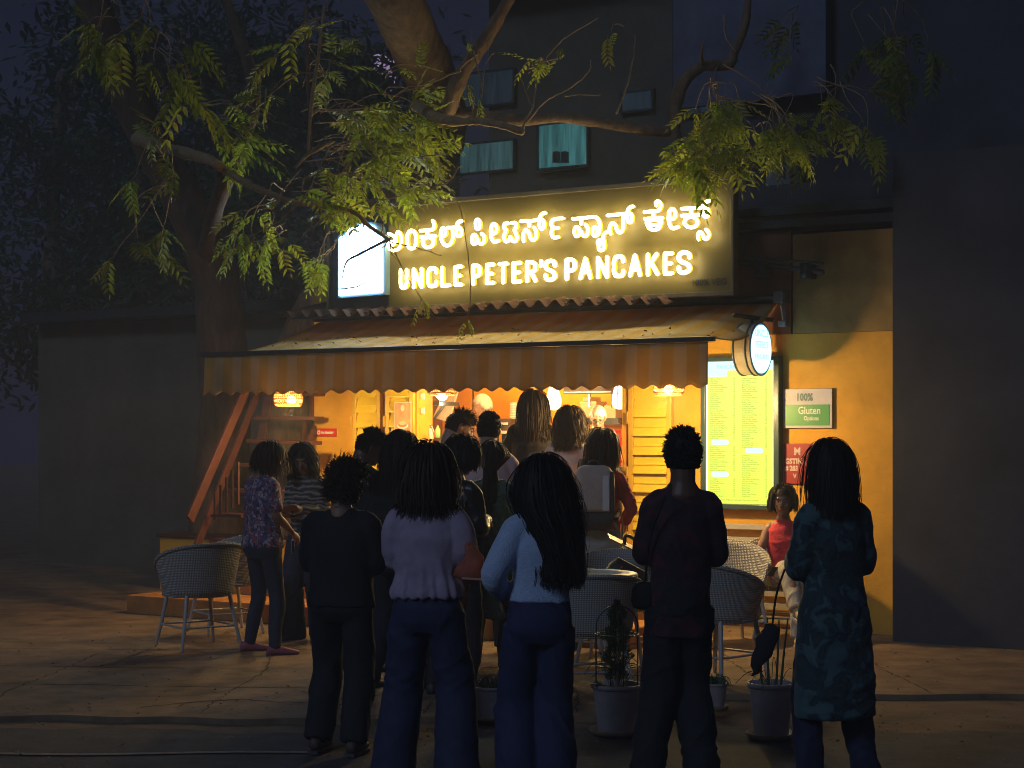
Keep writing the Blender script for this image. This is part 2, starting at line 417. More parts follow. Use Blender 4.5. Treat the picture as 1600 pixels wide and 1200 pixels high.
# cracks and broken joints in the paving, grit and litter
g = MB(); rc_ = random.Random(5)
def crack(P, w0, z=.0235):
    P = catmull([Vector((x, y, z)) for x, y in P], 9); n_ = len(P); b_ = len(g.V)
    for i, p_ in enumerate(P):
        d_ = (P[min(i + 1, n_ - 1)] - P[max(i - 1, 0)]).normalized(); l_ = Vector((-d_.y, d_.x, 0)); w_ = w0 * rc_.uniform(.35, 1.3); p_ = p_ + l_ * rc_.gauss(0, .012)
        g.V += [tuple(p_ - l_ * w_), tuple(p_ + l_ * w_)]
    for i in range(n_ - 1): g.face((b_ + 2 * i, b_ + 2 * i + 2, b_ + 2 * i + 3, b_ + 2 * i + 1))
for yy, w_ in ((11.4, .010), (12.3, .007), (13.3, .006)): crack([(x * .8 - 5.2, yy + .05 * math.sin(x * 1.3 + yy) - .03 * x) for x in range(8)], w_)
for xx in (-3.1, -1.75, -.5, .35, 1.6, 2.6, 3.9): crack([(xx + .05 * math.sin(k + xx), 10.2 + k * .55 + (.75 if xx > .9 else 0)) for k in range(6)], .006)
crack([(-2.2, 10.4), (-1.7, 10.7), (-1.3, 10.6), (-.8, 10.9)], .012); crack([(1.0, 11.0), (1.4, 11.3), (1.9, 11.25)], .01)
link('paving_cracks', g.mesh('paving_cracks', M['soil']), kind='structure')
g = MB()
for k in range(1500):
    x = rc_.uniform(-6, 6.5); y = rc_.uniform(8.3, 15); y = y if rc_.random() < .5 else rc_.uniform(9.4, 10.4)
    z = .022 if (y > 11.0 or (x < .85 and y > 10.15)) else -.006 if y < 9.7 else -.012
    r0 = rc_.uniform(.004, .014); a0 = rc_.random() * 6.28; b_ = len(g.V)
    for i in range(5): a = a0 + i * 1.256; g.V.append((x + r0 * math.cos(a) * rc_.uniform(.7, 1.4), y + r0 * math.sin(a), z))
    g.V.append((x, y, z + r0 * rc_.uniform(.3, .8)))
    for i in range(5): g.face((b_ + i, b_ + (i + 1) % 5, b_ + 5))
link('grit', g.mesh('grit', mat('grit_stone', (.22, .17, .12), .9, .6, 3)), kind='stuff')
g = MB()
for k in range(260):
    x = rc_.uniform(-6, 6); y = rc_.uniform(8.5, 15.2); z = .026 if (y > 11.0 or (x < .85 and y > 10.15)) else 0
    a = rc_.random() * 6.28; l = rc_.uniform(.02, .05); d_ = Vector((math.cos(a), math.sin(a), rc_.uniform(0, .3))) * l; n_ = Vector((-math.sin(a), math.cos(a), .2)) * l * .28; q_ = Vector((x, y, z)); b_ = len(g.V)
    g.V += [tuple(q_), tuple(q_ + d_ * .5 + n_), tuple(q_ + d_), tuple(q_ + d_ * .5 - n_ + Vector((0, 0, .01)))]; g.face((b_, b_ + 1, b_ + 2, b_ + 3))
link('leaf_litter', g.mesh('leaf_litter', mat('litter_leaf', (.16, .09, .035), .9, .5, 4)), kind='stuff')
# orange steps up to the counter
UL = U(491); UR = U(1420)
g = MB(); ul = U(300, 1.3)
g.box(ul, U(985, 1.3), -1.35, .2, -.1, .36); g.box(ul - .2, U(985, 1.95), -1.95, -1.36, -.1, .18)
t = Thing('shop_steps', 'two low orange painted steps running along the foot of the shop counter', 'steps', (ul, -1.9, 0), 'shop')
g1 = MB(); g1.box(ul, U(985, 1.3), -1.35, -.01, -.1, .36); t.add('upper_step', g1, M['step'], bevel=.012)
g1 = MB(); g1.box(ul - .2, U(985, 1.95), -1.95, -1.352, -.1, .18); t.add('lower_step', g1, M['step'], bevel=.012)

# ================================================================== SHOP
shop = Thing('shop_building', 'orange plastered pancake shop with a wide serving opening under the striped awning', 'shop', (UL, 0, 0), 'shop')
u0, u1 = U(655), U(976)
zt = 2.62
g = MB()
g.box(UL, u0, 0, .22, 0, 3.05)                                 # left pier
g.box(u0, u1, 0, .22, zt, 3.05)                                # lintel
g.box(u0, u1, 0, .22, 0, 1.12)                                 # counter wall
g.box(u1, UR, 0, .22, 0, 2.46)                                 # right wall
shop.add('wall', g, M['wall'])
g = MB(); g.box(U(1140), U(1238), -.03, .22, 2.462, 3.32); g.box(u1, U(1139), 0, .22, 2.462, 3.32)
shop.add('upper_wall', g, M['brown'])
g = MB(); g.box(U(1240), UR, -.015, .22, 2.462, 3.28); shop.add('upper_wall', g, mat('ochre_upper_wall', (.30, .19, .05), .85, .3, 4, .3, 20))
g = MB(); g.box(UL, UL + .22, .222, 3.0, 0, 3.05); shop.add('side_wall', g, M['brown'])
g = MB(); g.box(UL + .222, UR, 3.0, 3.2, 0, 3.05); shop.add('back_wall', g, M['wall_in'])
g = MB(); g.box(UL + .222, UR, .222, 2.99, .36, .40); shop.add('inner_floor', g, M['step'])
g = MB(); g.box(UL + .222, UR, .222, 2.99, 2.75, 2.85); shop.add('ceiling', g, M['wall_in'])
g = MB(); g.box(u1 + .35, u1 + .42, .222, 2.99, .401, 2.749); shop.add('partition', g, M['wall_in'])
g = MB(); g.box(u0 + .01, u1 - .01, -.12, .28, 1.122, 1.16); shop.add('counter_top', g, M['steel'], bevel=.005)
# inner panel edges (orange sheets behind the cooks)
for i, (pa, pb) in enumerate(((668, 738), (740, 846), (848, 975))):
    g = MB(); a, b_ = wu(pa, 600, -1.9)[0], wu(pb, 600, -1.9)[0]
    g.box(a, b_ - .015, 1.9, 1.93, 1.3, 2.745); shop.add('wall_panel', g, M['wall_in'], bevel=.003)
g = MB(); g.box(U(668, -1.9), U(975, -1.9), 1.9, 2.1, .401, 1.29); shop.add('back_counter', g, mat('dark_back_counter', (.16, .05, .02), .4, .2))
# white electric boxes down the opening's left jamb
for py in (619, 642):
    p = wu(661, py); g = MB(); g.box(p[0] - .022, p[0] + .022, -.012, -.001, p[2] - .03, p[2] + .03)
    shop.add('switch_box', g, M['white'], bevel=.004)
g = MB(); g.box(u0 - .085, u0, -.035, -.001, 1.0, 2.64); shop.add('opening_jamb', g, M['shutter_d'], bevel=.004)
g = MB(); g.box(u1, u1 + .05, -.05, -.001, .03, 2.45); shop.add('opening_jamb', g, M['shutter_d'], bevel=.004)
# dark coping with pipes above the right wall
g = MB()
for k, (za, zb, ya) in enumerate(((3.33, 3.40, -.10), (3.44, 3.52, -.05))):
    g.box(U(1140), UR, ya, .25, za, zb)
shop.add('coping', g, M['dark_frame'], bevel=.008)
g = MB(); p = wu(1150, 408, .15); q = wu(1285, 425, .15)
g.tube([p, q], .022); g.tube([wu(1150, 400, .2), wu(1285, 412, .2)], .014)
for px in (1192, 1262): r_ = wu(px, 418, .15); g.box(r_[0] - .04, r_[0] + .04, -.22, -.06, r_[2] - .09, r_[2] + .03)
shop.add('pipe', g, M['dark_frame'], smooth=True)

# louvred folding shutters
def shutter(pl, pr, ptop, pbot, nsl, label, w=.06, group='louvred folding shutters'):
    a, b = wu(pl, 600, w)[0], wu(pr, 600, w)[0]; zt_, zb_ = Z(pl, ptop, w), Z(pl, pbot, w)
    t = Thing('louvred_shutter', label, 'shutter', (a, -w, zb_), 'shop', group)
    fw = .045
    g = MB(); g.box(a, a + fw, -w - .03, -w + .012, zb_, zt_); g.box(b - fw, b, -w - .03, -w + .012, zb_, zt_)
    g.box(a + fw + .001, b - fw - .001, -w - .028, -w + .01, zt_ - .05, zt_); g.box(a + fw + .001, b - fw - .001, -w - .028, -w + .01, zb_, zb_ + .06)
    t.add('frame', g, M['shutter_d'], bevel=.004)
    h = (zt_ - zb_ - .11) / nsl; me = None
    for i in range(nsl):
        z0 = zb_ + .06 + i * h
        if me is None:
            g = MB(); x0, x1 = a + fw + .002, b - fw - .002
            g.hexa([(x0, -w - .034, z0 + .004), (x1, -w - .034, z0 + .004), (x1, -w - .024, z0 + .004), (x0, -w - .024, z0 + .004),
                    (x0, -w + .004, z0 + h * 1.02), (x1, -w + .004, z0 + h * 1.02), (x1, -w + .014, z0 + h * 1.02), (x0, -w + .014, z0 + h * 1.02)])
            g.box(x0, x1, -w - .042, -w - .0345, z0, z0 + .012)
            g.box(x0, x1, -w - .026, -w - .012, z0 + h * .46, z0 + h * .50)
            o = t.add('slat', g, M['shutter']); me = o.data
        else:
            o = link('slat', me, t.o); o.location.z = i * h
    # bolts and hinges
    g = MB()
    for f in (.25, .55, .8):
        zz = zb_ + (zt_ - zb_) * f; g.box(a - .012, a + .01, -w - .045, -w - .031, zz - .05, zz + .05); g.tube([(a + .004, -w - .05, zz - .03), (a + .004, -w - .05, zz + .05)], .006)
    t.add('hinge', g, M['shutter_d'])
    return t
shutter(553, 597, 590, 935, 14, 'narrow yellow louvred shutter leaf beside the plain orange wall, left of the postered leaf')
st = shutter(604, 648, 590, 932, 14, 'yellow louvred shutter leaf with an orange pancake poster taped on it', w=.09)
shutter(984, 1051, 585, 925, 11, 'broad yellow louvred shutter at the right end of the serving opening', w=.08)
# poster on the second leaf
a, b = wu(616, 628, .13), wu(643, 690, .13)
t = Thing('pancake_poster', 'orange paper poster of a pancake stack taped to the yellow shutter', 'poster', (a[0], -.13, b[2] - .1), 'shop')
z1_, z0_ = a[2], b[2] - .06
g = MB(); g.box(a[0], b[0], -.132, -.13, z0_, z1_); t.add('sheet', g, mat('poster_paper_border', (.8, .55, .42), .5, .05))
g = MB(); g.box(a[0] + .01, b[0] - .01, -.134, -.1322, z0_ + .01, z1_ - .01); t.add('print', g, mat('poster_orange_print', (.62, .20, .05), .5, .35, 9, col2=(.75, .38, .16)))
cx_ = (a[0] + b[0]) / 2; zc = z0_ + (z1_ - z0_) * .48
def disc(c, rx, rz, y, n=20): return [(c[0] + rx * math.cos(k * 2 * math.pi / n), c[1] + rz * math.sin(k * 2 * math.pi / n)) for k in range(n)]
g = MB(); g.prism(disc((cx_, zc), .065, .028, 0), -.1355, -.1342); t.add('plate_picture', g, M['white'])
g = MB(); g.prism(disc((cx_, zc + .008), .05, .02, 0), -.1368, -.1357)
t.add('pancake_picture', g, mat('pancake_print', (.45, .17, .04), .5, .2))
g = MB(); g.prism(disc((cx_, zc + .025), .035, .02, 0), -.1382, -.137); t.add('cream_picture', g, mat('cream_print', (.75, .5, .3), .5, .1))
g = MB(); g.prism(disc((cx_, z1_ - .06), .022, .03, 0), -.1355, -.1342); t.add('emblem', g, mat('poster_emblem', (.8, .6, .55), .5, 0))
g = MB(); g.box(a[0] + .02, b[0] - .02, -.1355, -.1342, zc - .075, zc - .05)
for k in range(4): g.box(a[0] + .03, b[0] - .03, -.1355, -.1342, zc - .11 - k * .028, zc - .10 - k * .028)
t.add('print_lines', g, mat('poster_dark_print', (.38, .05, .02), .5, 0))

# no smoking sign
p, q = wu(494.5, 669.5, .008), wu(525.5, 682, .008)
t = Thing('no_smoking_sign', 'small red No Smoking sign on the plain orange wall', 'sign', (p[0], -.006, q[2]), 'shop')
g = MB(); g.box(p[0], q[0], -.012, -.001, q[2], p[2]); t.add('plate', g, M['red_sign'], bevel=.002)
hh = p[2] - q[2]
g = text_mb('No Smoking', hh * .46, lambda x, y: (p[0] + (q[0] - p[0]) * .26 + x * .84, -.0135, q[2] + hh * .36 + y), bold=.003)
t.add('lettering', g, M['white'])
g = MB(); cc = (p[0] + (q[0] - p[0]) * .13, q[2] + hh * .5); g.prism(disc(cc, hh * .27, hh * .27, 0), -.0142, -.0125)
t.add('emblem', g, M['white'])
g = MB(); g.prism(disc(cc, hh * .12, hh * .12, 0), -.0158, -.0145); t.add('emblem_core', g, M['red_sign'])

# ------------------------------------------------------------------ the sign
WS = .50
b0 = wu(512, 486, WS); b1 = wu(1144, 455, WS)
zb_s = (b0[2] + b1[2]) / 2 - .02; zt_s = (Z(1140, 279, WS) + Z(700, 309, WS)) / 2
sign = Thing('shop_sign', 'long sign board with glowing white letters and a lit arched logo panel', 'sign', (b0[0], -WS, zb_s), 'shop')
ub = U(607, WS)
g = MB(); g.box(ub, b1[0], -WS + .002, -WS + .12, zb_s, zt_s); sign.add('board', g, M['board'])
g = MB(); g.box(b0[0], ub - .003, -WS + .03, -WS + .12, zb_s + .01, zt_s - .09); sign.add('board', g, mat('dark_blue_board', (.03, .04, .06), .5, .15, 3))
g = MB(); e = .028
g.box(ub - .001, b1[0] + e, -WS - .035, -WS + .0, zt_s - e, zt_s + .01); g.box(ub - .001, b1[0] + e, -WS - .035, -WS, zb_s - .01, zb_s + e)
g.box(b1[0] - .0, b1[0] + e, -WS - .035, -WS, zb_s + e + .001, zt_s - e - .001); g.box(b0[0], b0[0] + e, -WS - .02, -WS + .028, zb_s + .011, zt_s - .091)
sign.add('frame', g, M['board_frame'], bevel=.004)
g = MB()
for px in (640, 860, 1090):
    uu = U(px, WS); g.bar((uu, -WS + .12, zb_s + .25), (uu, -.0, zb_s + .05), .05, .05); g.bar((uu, -WS + .12, zt_s - .1), (uu, .1, zb_s + .55), .05, .05)
sign.add('bracket', g, M['dark_frame'])
# arched logo light box
wl = WS + .09
pl = [(529.5, 462), (529.5, 372.5), (533, 369.5), (539, 368), (544, 358), (551, 353.5), (560, 351.5), (576, 350.5), (583, 352.5), (587, 357), (588, 366), (597, 371), (597, 456.5)]
poly = [(wu(x, y, wl)[0], wu(x, y, wl)[2]) for x, y in pl]
cx0 = sum(p[0] for p in poly) / len(poly); cz0 = sum(p[1] for p in poly) / len(poly)
def grow(poly, d): return [(p[0] + math.copysign(d, p[0] - cx0), p[1] + math.copysign(d, p[1] - cz0)) for p in poly]
g = MB(); g.prism(grow(poly, .022), -wl + .012, -WS + .028); o = sign.add('logo_case', g, mat('pale_blue_logo_case', (.20, .33, .42), .4, .1, 5))
g = MB(); g.prism(poly, -wl, -wl + .011); sign.add('logo_panel', g, M['em_logo'])
# letters
WL = WS + .085
def stroke(g, pts, r, smooth=True, closed=False, cap='round', w=WL):
    P = [wu(x, y, w) for x, y in pts]
    if smooth and len(P) > 2: P = catmull(P, 5, closed)
    r2 = r
    if cap == 'square' and len(P) >= 2:
        pass
    g.mi = 0; g.tube(P, r2, 10, closed=closed, flat=((0, 1, 0), .35), dome=(cap == 'round'))
    g.mi = 1; Q = [Vector((p[0], p[1] + .028, p[2])) for p in P]
    g.tube(Q, r2 * .88, 10, closed=closed, flat=((0, 1, 0), 1.45), dome=(cap == 'round'))
    g.mi = 0
def ell_pts(cx, cy, rx, ry, n=12): return [(cx + rx * math.cos(2 * math.pi * k / n), cy + ry * math.sin(2 * math.pi * k / n)) for k in range(n)]
def kn(x0, y0, sc, items, label, r=.0130):
    g = MB()
    for it in items:
        kind, data = it[0], it[1]; rr = it[2] if len(it) > 2 else r
        f = lambda P: [(x0 + x * sc, y0 + y * sc) for x, y in P]
        if kind == 's': stroke(g, f(data), rr)
        elif kind == 'l': stroke(g, f(data), rr, smooth=False)
        else: stroke(g, f(ell_pts(*data)), rr, closed=True)
    sign.add('letter', g, [M['em_white'], M['em_side']], smooth=True, label=label)
lb = 'glowing white Kannada letter'
kn(600, 320, .0875, [('s', [(80, 515), (150, 545), (210, 605), (150, 665), (65, 655), (75, 740), (130, 812), (220, 805), (292, 735), (308, 620), (290, 520), (245, 487), (222, 545), (215, 660), (150, 720)])], lb)
kn(600, 320, .0875, [('e', (492, 620, 85, 160))], lb, .0152)
kn(600, 320, .0875, [('s', [(645, 462), (760, 455), (850, 448), (893, 400), (892, 340), (868, 285)]), ('l', [(650, 572), (915, 558)]), ('e', (787, 668, 98, 88)), ('l', [(770, 470), (770, 560)]), ('s', [(690, 570), (690, 670), (730, 745), (790, 760), (850, 735), (885, 660), (885, 565)])], lb)
kn(600, 320, .0875, [('e', (1057, 490, 42, 74)), ('s', [(1015, 480), (1008, 560), (1045, 675), (1110, 728), (1180, 705), (1222, 620), (1232, 520), (1215, 420)]), ('l', [(1140, 408), (1350, 402)]), ('e', (1337, 490, 46, 72)), ('s', [(1290, 400), (1308, 330), (1350, 298), (1390, 290)])], lb)
kn(725, 315, .1, [('e', (212, 355, 34, 74)), ('e', (158, 590, 36, 72)), ('s', [(272, 500), (312, 545), (315, 615), (275, 662), (225, 640), (213, 590)])], lb)
kn(725, 315, .1, [('e', (467, 425, 44, 76)), ('s', [(430, 380), (415, 470), (425, 565), (470, 628), (540, 610)])], lb)
kn(725, 315, .1, [('s', [(690, 340), (635, 350), (622, 405), (655, 440), (640, 495), (620, 560), (650, 622), (700, 600), (722, 548), (745, 600), (800, 620), (826, 560), (806, 490), (785, 445), (815, 400), (808, 335), (745, 330)])], lb)
kn(725, 315, .1, [('s', [(885, 308), (1020, 300), (1160, 285), (1185, 240), (1220, 190), (1265, 178)]), ('e', (1213, 355, 38, 72)), ('l', [(1010, 310), (1018, 380)]), ('s', [(930, 618), (922, 520), (962, 442), (1010, 485), (1038, 565), (1080, 600), (1122, 560), (1130, 480), (1095, 405)])], lb)
kn(725, 315, .1, [('s', [(1545, 262), (1430, 270), (1370, 305), (1362, 360), (1395, 405), (1468, 410)]), ('s', [(1400, 410), (1368, 455), (1368, 520), (1405, 562), (1472, 555)])], lb)
kn(885, 310, .075, [('s', [(130, 425), (350, 410), (560, 385), (650, 420), (692, 520), (692, 640), (665, 750)]), ('l', [(300, 425), (305, 530)]), ('e', (215, 690, 52, 98)), ('s', [(400, 545), (445, 620), (445, 710), (400, 785), (335, 760), (305, 690)]), ('e', (595, 690, 52, 92))], lb)
kn(885, 310, .075, [('s', [(835, 705), (782, 740), (765, 820), (785, 910), (788, 1010), (750, 1075), (690, 1080), (668, 1020), (700, 955), (745, 900), (700, 868), (655, 895), (655, 955)])], lb, .0125)
kn(885, 310, .075, [('l', [(855, 355), (1235, 322)]), ('s', [(1180, 330), (1185, 540), (1165, 660), (1115, 712), (1060, 670), (1020, 560), (960, 512), (908, 580), (897, 670), (922, 735)]), ('e', (1317, 405, 50, 96)), ('s', [(1265, 300), (1288, 225), (1335, 180), (1385, 168)])], lb)
kn(995, 300, .08125, [('s', [(150, 382), (300, 372), (400, 362), (450, 310), (455, 225), (405, 178), (362, 210), (380, 262)]), ('l', [(155, 515), (490, 498)]), ('l', [(320, 385), (320, 500)]), ('e', (328, 628, 122, 100)), ('s', [(205, 520), (200, 620), (450, 620), (450, 520)], .012)], lb)
kn(995, 300, .08125, [('e', (678, 425, 60, 98)), ('s', [(622, 400), (607, 510), (632, 630), (690, 700), (790, 670)])], lb)
kn(995, 300, .08125, [('l', [(865, 322), (1250, 302)]), ('l', [(865, 455), (1205, 438)]), ('l', [(1035, 330), (1035, 440)]), ('e', (1040, 580, 126, 102)), ('e', (1325, 390, 54, 88)), ('s', [(1262, 300), (1290, 225), (1340, 185), (1395, 170)])], lb)
kn(995, 300, .08125, [('s', [(1188, 915), (1172, 830), (1210, 768), (1258, 805), (1288, 885), (1338, 900), (1382, 840), (1370, 762), (1328, 722)])], lb, .0125)
LET = [('U', 622.5, 638.5), ('N', 643, 662), ('C', 665.5, 685), ('L', 687.5, 705), ('E', 708, 724), ('P', 736, 752.5), ('E', 757.5, 774), ('T', 777, 795), ('E', 799, 816), ('R', 820, 839.5),
       ("'", 841.5, 847), ('S', 849, 870), ('P', 882, 901), ('A', 903.5, 925.5), ('N', 931, 951.5), ('C', 956, 977), ('A', 981, 1003), ('K', 1009, 1030.5), ('E', 1035.5, 1053), ('S', 1057, 1080.5)]
GL = {'U': [('s', [(0, 1), (0, .6), (0, .25), (.18, .03), (.5, 0), (.82, .03), (1, .25), (1, .6), (1, 1)])],
      'N': [('l', [(0, 0), (0, 1)]), ('l', [(0, 1), (1, 0)]), ('l', [(1, 0), (1, 1)])],
      'C': [('s', [(1, .76), (.94, .92), (.75, 1), (.5, 1), (.2, .97), (0, .75), (0, .5), (0, .25), (.2, .03), (.5, 0), (.75, 0), (.94, .08), (1, .24)])],
      'L': [('l', [(0, 1), (0, 0)]), ('l', [(0, 0), (1, 0)])],
      'E': [('l', [(0, 0), (0, 1)]), ('l', [(0, 1), (1, 1)]), ('l', [(0, .5), (.82, .5)]), ('l', [(0, 0), (1, 0)])],
      'P': [('l', [(0, 0), (0, 1)]), ('s', [(0, 1), (.55, 1), (.95, .9), (1, .7), (.95, .52), (.55, .42), (0, .42)])],
      'T': [('l', [(0, 1), (1, 1)]), ('l', [(.5, 1), (.5, 0)])],
      'R': [('l', [(0, 0), (0, 1)]), ('s', [(0, 1), (.55, 1), (.95, .9), (1, .73), (.95, .57), (.55, .47), (0, .47)]), ('l', [(.5, .45), (1, 0)])],
      "'": [('l', [(.6, 1), (.2, .78)])],
      'S': [('s', [(1, .74), (.93, .93), (.6, 1), (.3, .99), (.03, .88), (.03, .68), (.3, .54), (.7, .44), (.97, .3), (.97, .12), (.7, .01), (.4, 0), (.08, .06), (0, .26)])],
      'A': [('l', [(0, 0), (.5, 1)]), ('l', [(.5, 1), (1, 0)]), ('l', [(.22, .3), (.78, .3)])],
      'K': [('l', [(0, 0), (0, 1)]), ('l', [(.9, 1), (.1, .45)]), ('l', [(.35, .58), (1, 0)])]}
for ch, xa_, xb_ in LET:
    g = MB(); rp_ = 3.3
    for kind, P in GL[ch]:
        pts = []
        for x, y in P:
            px = xa_ + rp_ + x * max(xb_ - xa_ - 2 * rp_, 1); tp = 418.9 - .063 * (px - 630) + rp_; bt = 452.8 - .0545 * (px - 630) - rp_
            pts.append((px, bt + (tp - bt) * y))
        stroke(g, pts, .0160 if ch != "'" else .017, smooth=(kind == 's'))
    sign.add('letter', g, [M['em_white'], M['em_side']], smooth=True, label='glowing white letter ' + (ch if ch != "'" else 'apostrophe'))
p = wu(1080, 447, WS + .002)
g = text_mb('100% VEG', .075, lambda x, y: (p[0] + x, -WS - .004, p[2] + y), bold=.002); sign.add('small_print', g, M['dark_frame'])

# ------------------------------------------------------------------ corrugated roof edge
wr0, wr1 = .05, .66
ua, ub_ = U(437, wr1), U(1040, wr1); zr = (Z(437, 498, wr1) + Z(1040, 463, wr1)) / 2
t = Thing('corrugated_roof', 'rusty corrugated sheet roof edge sticking out below the sign board', 'roof', (ua, -wr1, zr), 'shop')
nc = 25; per = (ub_ - ua) / nc
def cor(s_, v):
    u = ua + (ub_ - ua) * s_; w = wr1 + (wr0 - wr1) * v
    return (u, -w, zr + .032 * math.cos((u - ua) / per * 2 * math.pi + math.pi) + .135 * v + .012 * math.sin(u * 2.3))
g = MB(); g.slab(cor, nc * 8, 4, (0, 0, -.006)); t.add('sheet', g, M['roof'], smooth=True)
g = MB(); g.box(ua + .1, ub_ - .1, -.60, -.55, zr - .03, zr - .008 + .015); t.add('purlin', g, M['dark_frame'])
# ------------------------------------------------------------------ awning
WF = 1.23
ual, uar = U(505, 0.04), U(1215, 0.04)
zfr = (Z(1115, 528, WF) + Z(374, 553, WF)) / 2; zbk = 2.735
t = Thing('striped_awning', 'wide yellow and cream striped awning with a scalloped valance across the shop front', 'awning', (ual, -.04, zfr), 'shop')
def aw(s_, v):
    u = ual + (uar - ual) * s_; w = .04 + (WF - .04) * v
    sag = -.035 * math.sin(math.pi * v) * (1 + .25 * math.sin(s_ * 21)) - (.10 * math.sin(math.pi * v) * max(0, (s_ - .9) / .1) ** 2)
    return (u, -w, zbk + (zfr + .012 - zbk) * v + sag + .004 * math.sin(u * 12) * v)
g = MB(); g.slab(aw, 90, 12, (0, 0, -.004)); t.add('canopy', g, M['awning'], smooth=True)
ubar = U(316, WF)
g = MB(); g.box(ubar, U(1117, WF), -WF - .035, -WF + .02, zfr - .022, zfr + .018); t.add('front_bar', g, M['dark_frame'], bevel=.006)
uv0, uv1 = U(320, WF + .01), U(1106, WF + .01)
def val(s_, v):
    u = uv0 + (uv1 - uv0) * s_; k = (u - uv0) / .1585
    bot = .345 + .016 * math.cos(k * 2 * math.pi) 
    return (u, -WF - .010 - .018 * math.sin(u * 9.5) * v - .008 * math.sin(u * 23 + 1) * v - .02 * v, zfr - .023 - bot * v)
g = MB(); g.slab(val, 330, 8, (0, .004, 0)); t.add('valance', g, M['awning'], smooth=True)
g = MB()
for s_, uu in ((0, ual + .35), (1, uar - .45)):
    g.tube([(uu, -.06, zbk - .06), (uu + .35 * (1 if s_ == 0 else -1), -.65, (zbk + zfr) / 2 - .06), (uu, -WF + .01, zfr - .03)], .018)
t.add('folding_arm', g, M['dark_frame'], smooth=True)
g = MB(); p = wu(1222, 478, .05)
g.tube([(ual - .05, -.10, zbk + .015), (p[0], -.10, zbk + .015)], .035); t.add('roller', g, M['dark_frame'], smooth=True)
g = MB(); g.box(p[0] - .03, p[0] + .06, -.17, -.002, zbk - .03, zbk + .07); g.bar((p[0] + .03, -.12, zbk - .02), (p[0] + .045, -.10, zbk - .19), .03, .035); g.box(p[0] + .0, p[0] + .07, -.14, -.06, zbk - .22, zbk - .17)
t.add('end_bracket', g, mat('grey_cast_bracket', (.22, .23, .25), .4, .2, 20, metal=.5), bevel=.008)
# dry leaves lying on the awning
g = MB()
for k in range(60):
    s_, v = random.random(), .5 + .48 * random.random(); q = Vector(aw(s_, v)); a = random.random() * 6.28; l = .02 + .03 * random.random()
    d = Vector((math.cos(a), math.sin(a) * .6, .25)) * l; n_ = Vector((-math.sin(a), math.cos(a), .3)) * l * .3
    b = len(g.V); g.V += [tuple(q + Vector((0, 0, .006))), tuple(q + d * .5 + n_ + Vector((0, 0, .012))), tuple(q + d + Vector((0, 0, .008))), tuple(q + d * .5 - n_ + Vector((0, 0, .008)))]
    g.face((b, b + 1, b + 2, b + 3))
link('dry_leaves', g.mesh('dry_leaves', mat('dry_leaf', (.10, .045, .02), .9, .4, 20)), kind='stuff', label='fallen dry leaves scattered on the striped awning top', cat='dry leaves')
bpy.data.objects['dry_leaves'].location = (0, D0, 0); bpy.data.objects['dry_leaves'].rotation_euler = (0, 0, -TH)

# ------------------------------------------------------------------ blade sign (round, lit both faces)
pb = wu(1184, 545, .42); rd = Z(1187, 505, .42) - Z(1187, 586, .42); rd *= .5
ucen = U(1189, .42); zc = Z(1189, 545.5, .42)
t = Thing('round_blade_sign', 'round drum sign glowing pale blue, hung at right angles to the wall above the menu', 'sign', (ucen, -.42, zc), 'shop')
def drum(r0, ux0, ux1, n=40):
    rr = []
    for ux, r in ((ux0, r0), (ux1, r0)): rr.append([(ux, -.42 + r * math.cos(k * 2 * math.pi / n), zc + r * math.sin(k * 2 * math.pi / n)) for k in range(n)])
    return rr
g = MB(); g.ring_loft(drum(rd, ucen - .155, ucen - .002)); t.add('drum', g, mat('cream_drum_side', (.42, .39, .30), .45, .12, 7), smooth=False)
g = MB(); 
for ux in (ucen - .05, ucen - .004, ucen - .155): g.tube([(ux, -.42 + (rd) * math.cos(k * 2 * math.pi / 40), zc + (rd) * math.sin(k * 2 * math.pi / 40)) for k in range(40)], .009, 6, closed=True)
t.add('rim', g, mat('blue_grey_rim', (.10, .16, .28), .35, .1), smooth=True)
g = MB(); g.ring_loft(drum(rd * .93, ucen, ucen + .006)); t.add('lit_face', g, M['em_disc'])
g = MB(); g.ring_loft(drum(rd * .93, ucen - .165, ucen - .158)); t.add('lit_face', g, M['em_disc'])
pr = emat('blue_disc_print', (.16, .62, .80), .9)
for txt, dz, sz in (('UNCLE', .10, .085), ("PETER'S", .01, .075), ('PANCAKES', -.08, .055)):
    g = text_mb(txt, sz, lambda x, y: (ucen + .0085, -.42 + x, zc + dz + y), align='CENTER'); t.add('lettering', g, pr)
g = MB(); g.tube([(ucen - .08, -.42, zc + rd), (ucen - .08, -.42, zc + rd + .05)], .012); g.tube([(ucen - .08, -.75, zc + rd + .05), (ucen - .08, -.02, zc + rd + .05)], .02)
t.add('hanging_arm', g, M['dark_frame'], smooth=True)

# ------------------------------------------------------------------ menu light box
wm = .09
p, q = wu(1094, 558, wm), wu(1217, 795, wm)
zt_m, zb_m = (Z(1094, 560, wm) + Z(1217, 554, wm)) / 2, (Z(1110, 796, wm) + Z(1215, 797, wm)) / 2
t = Thing('menu_board', 'tall backlit yellow green menu board in a dark frame on the orange wall', 'menu board', (p[0], -wm, zb_m), 'shop')
e = .045
g = MB(); g.box(p[0], p[0] + e, -wm, -.002, zb_m, zt_m); g.box(q[0] - e * 1.15, q[0], -wm, -.002, zb_m, zt_m)
g.box(p[0] + e + .001, q[0] - e * 1.15 - .001, -wm + .002, -.004, zt_m - e * .8, zt_m - .001); g.box(p[0] + e + .001, q[0] - e * 1.15 - .001, -wm + .002, -.004, zb_m + .001, zb_m + e)
t.add('frame', g, mat('teal_black_frame', (.03, .07, .075), .3, .15, 10), bevel=.006)
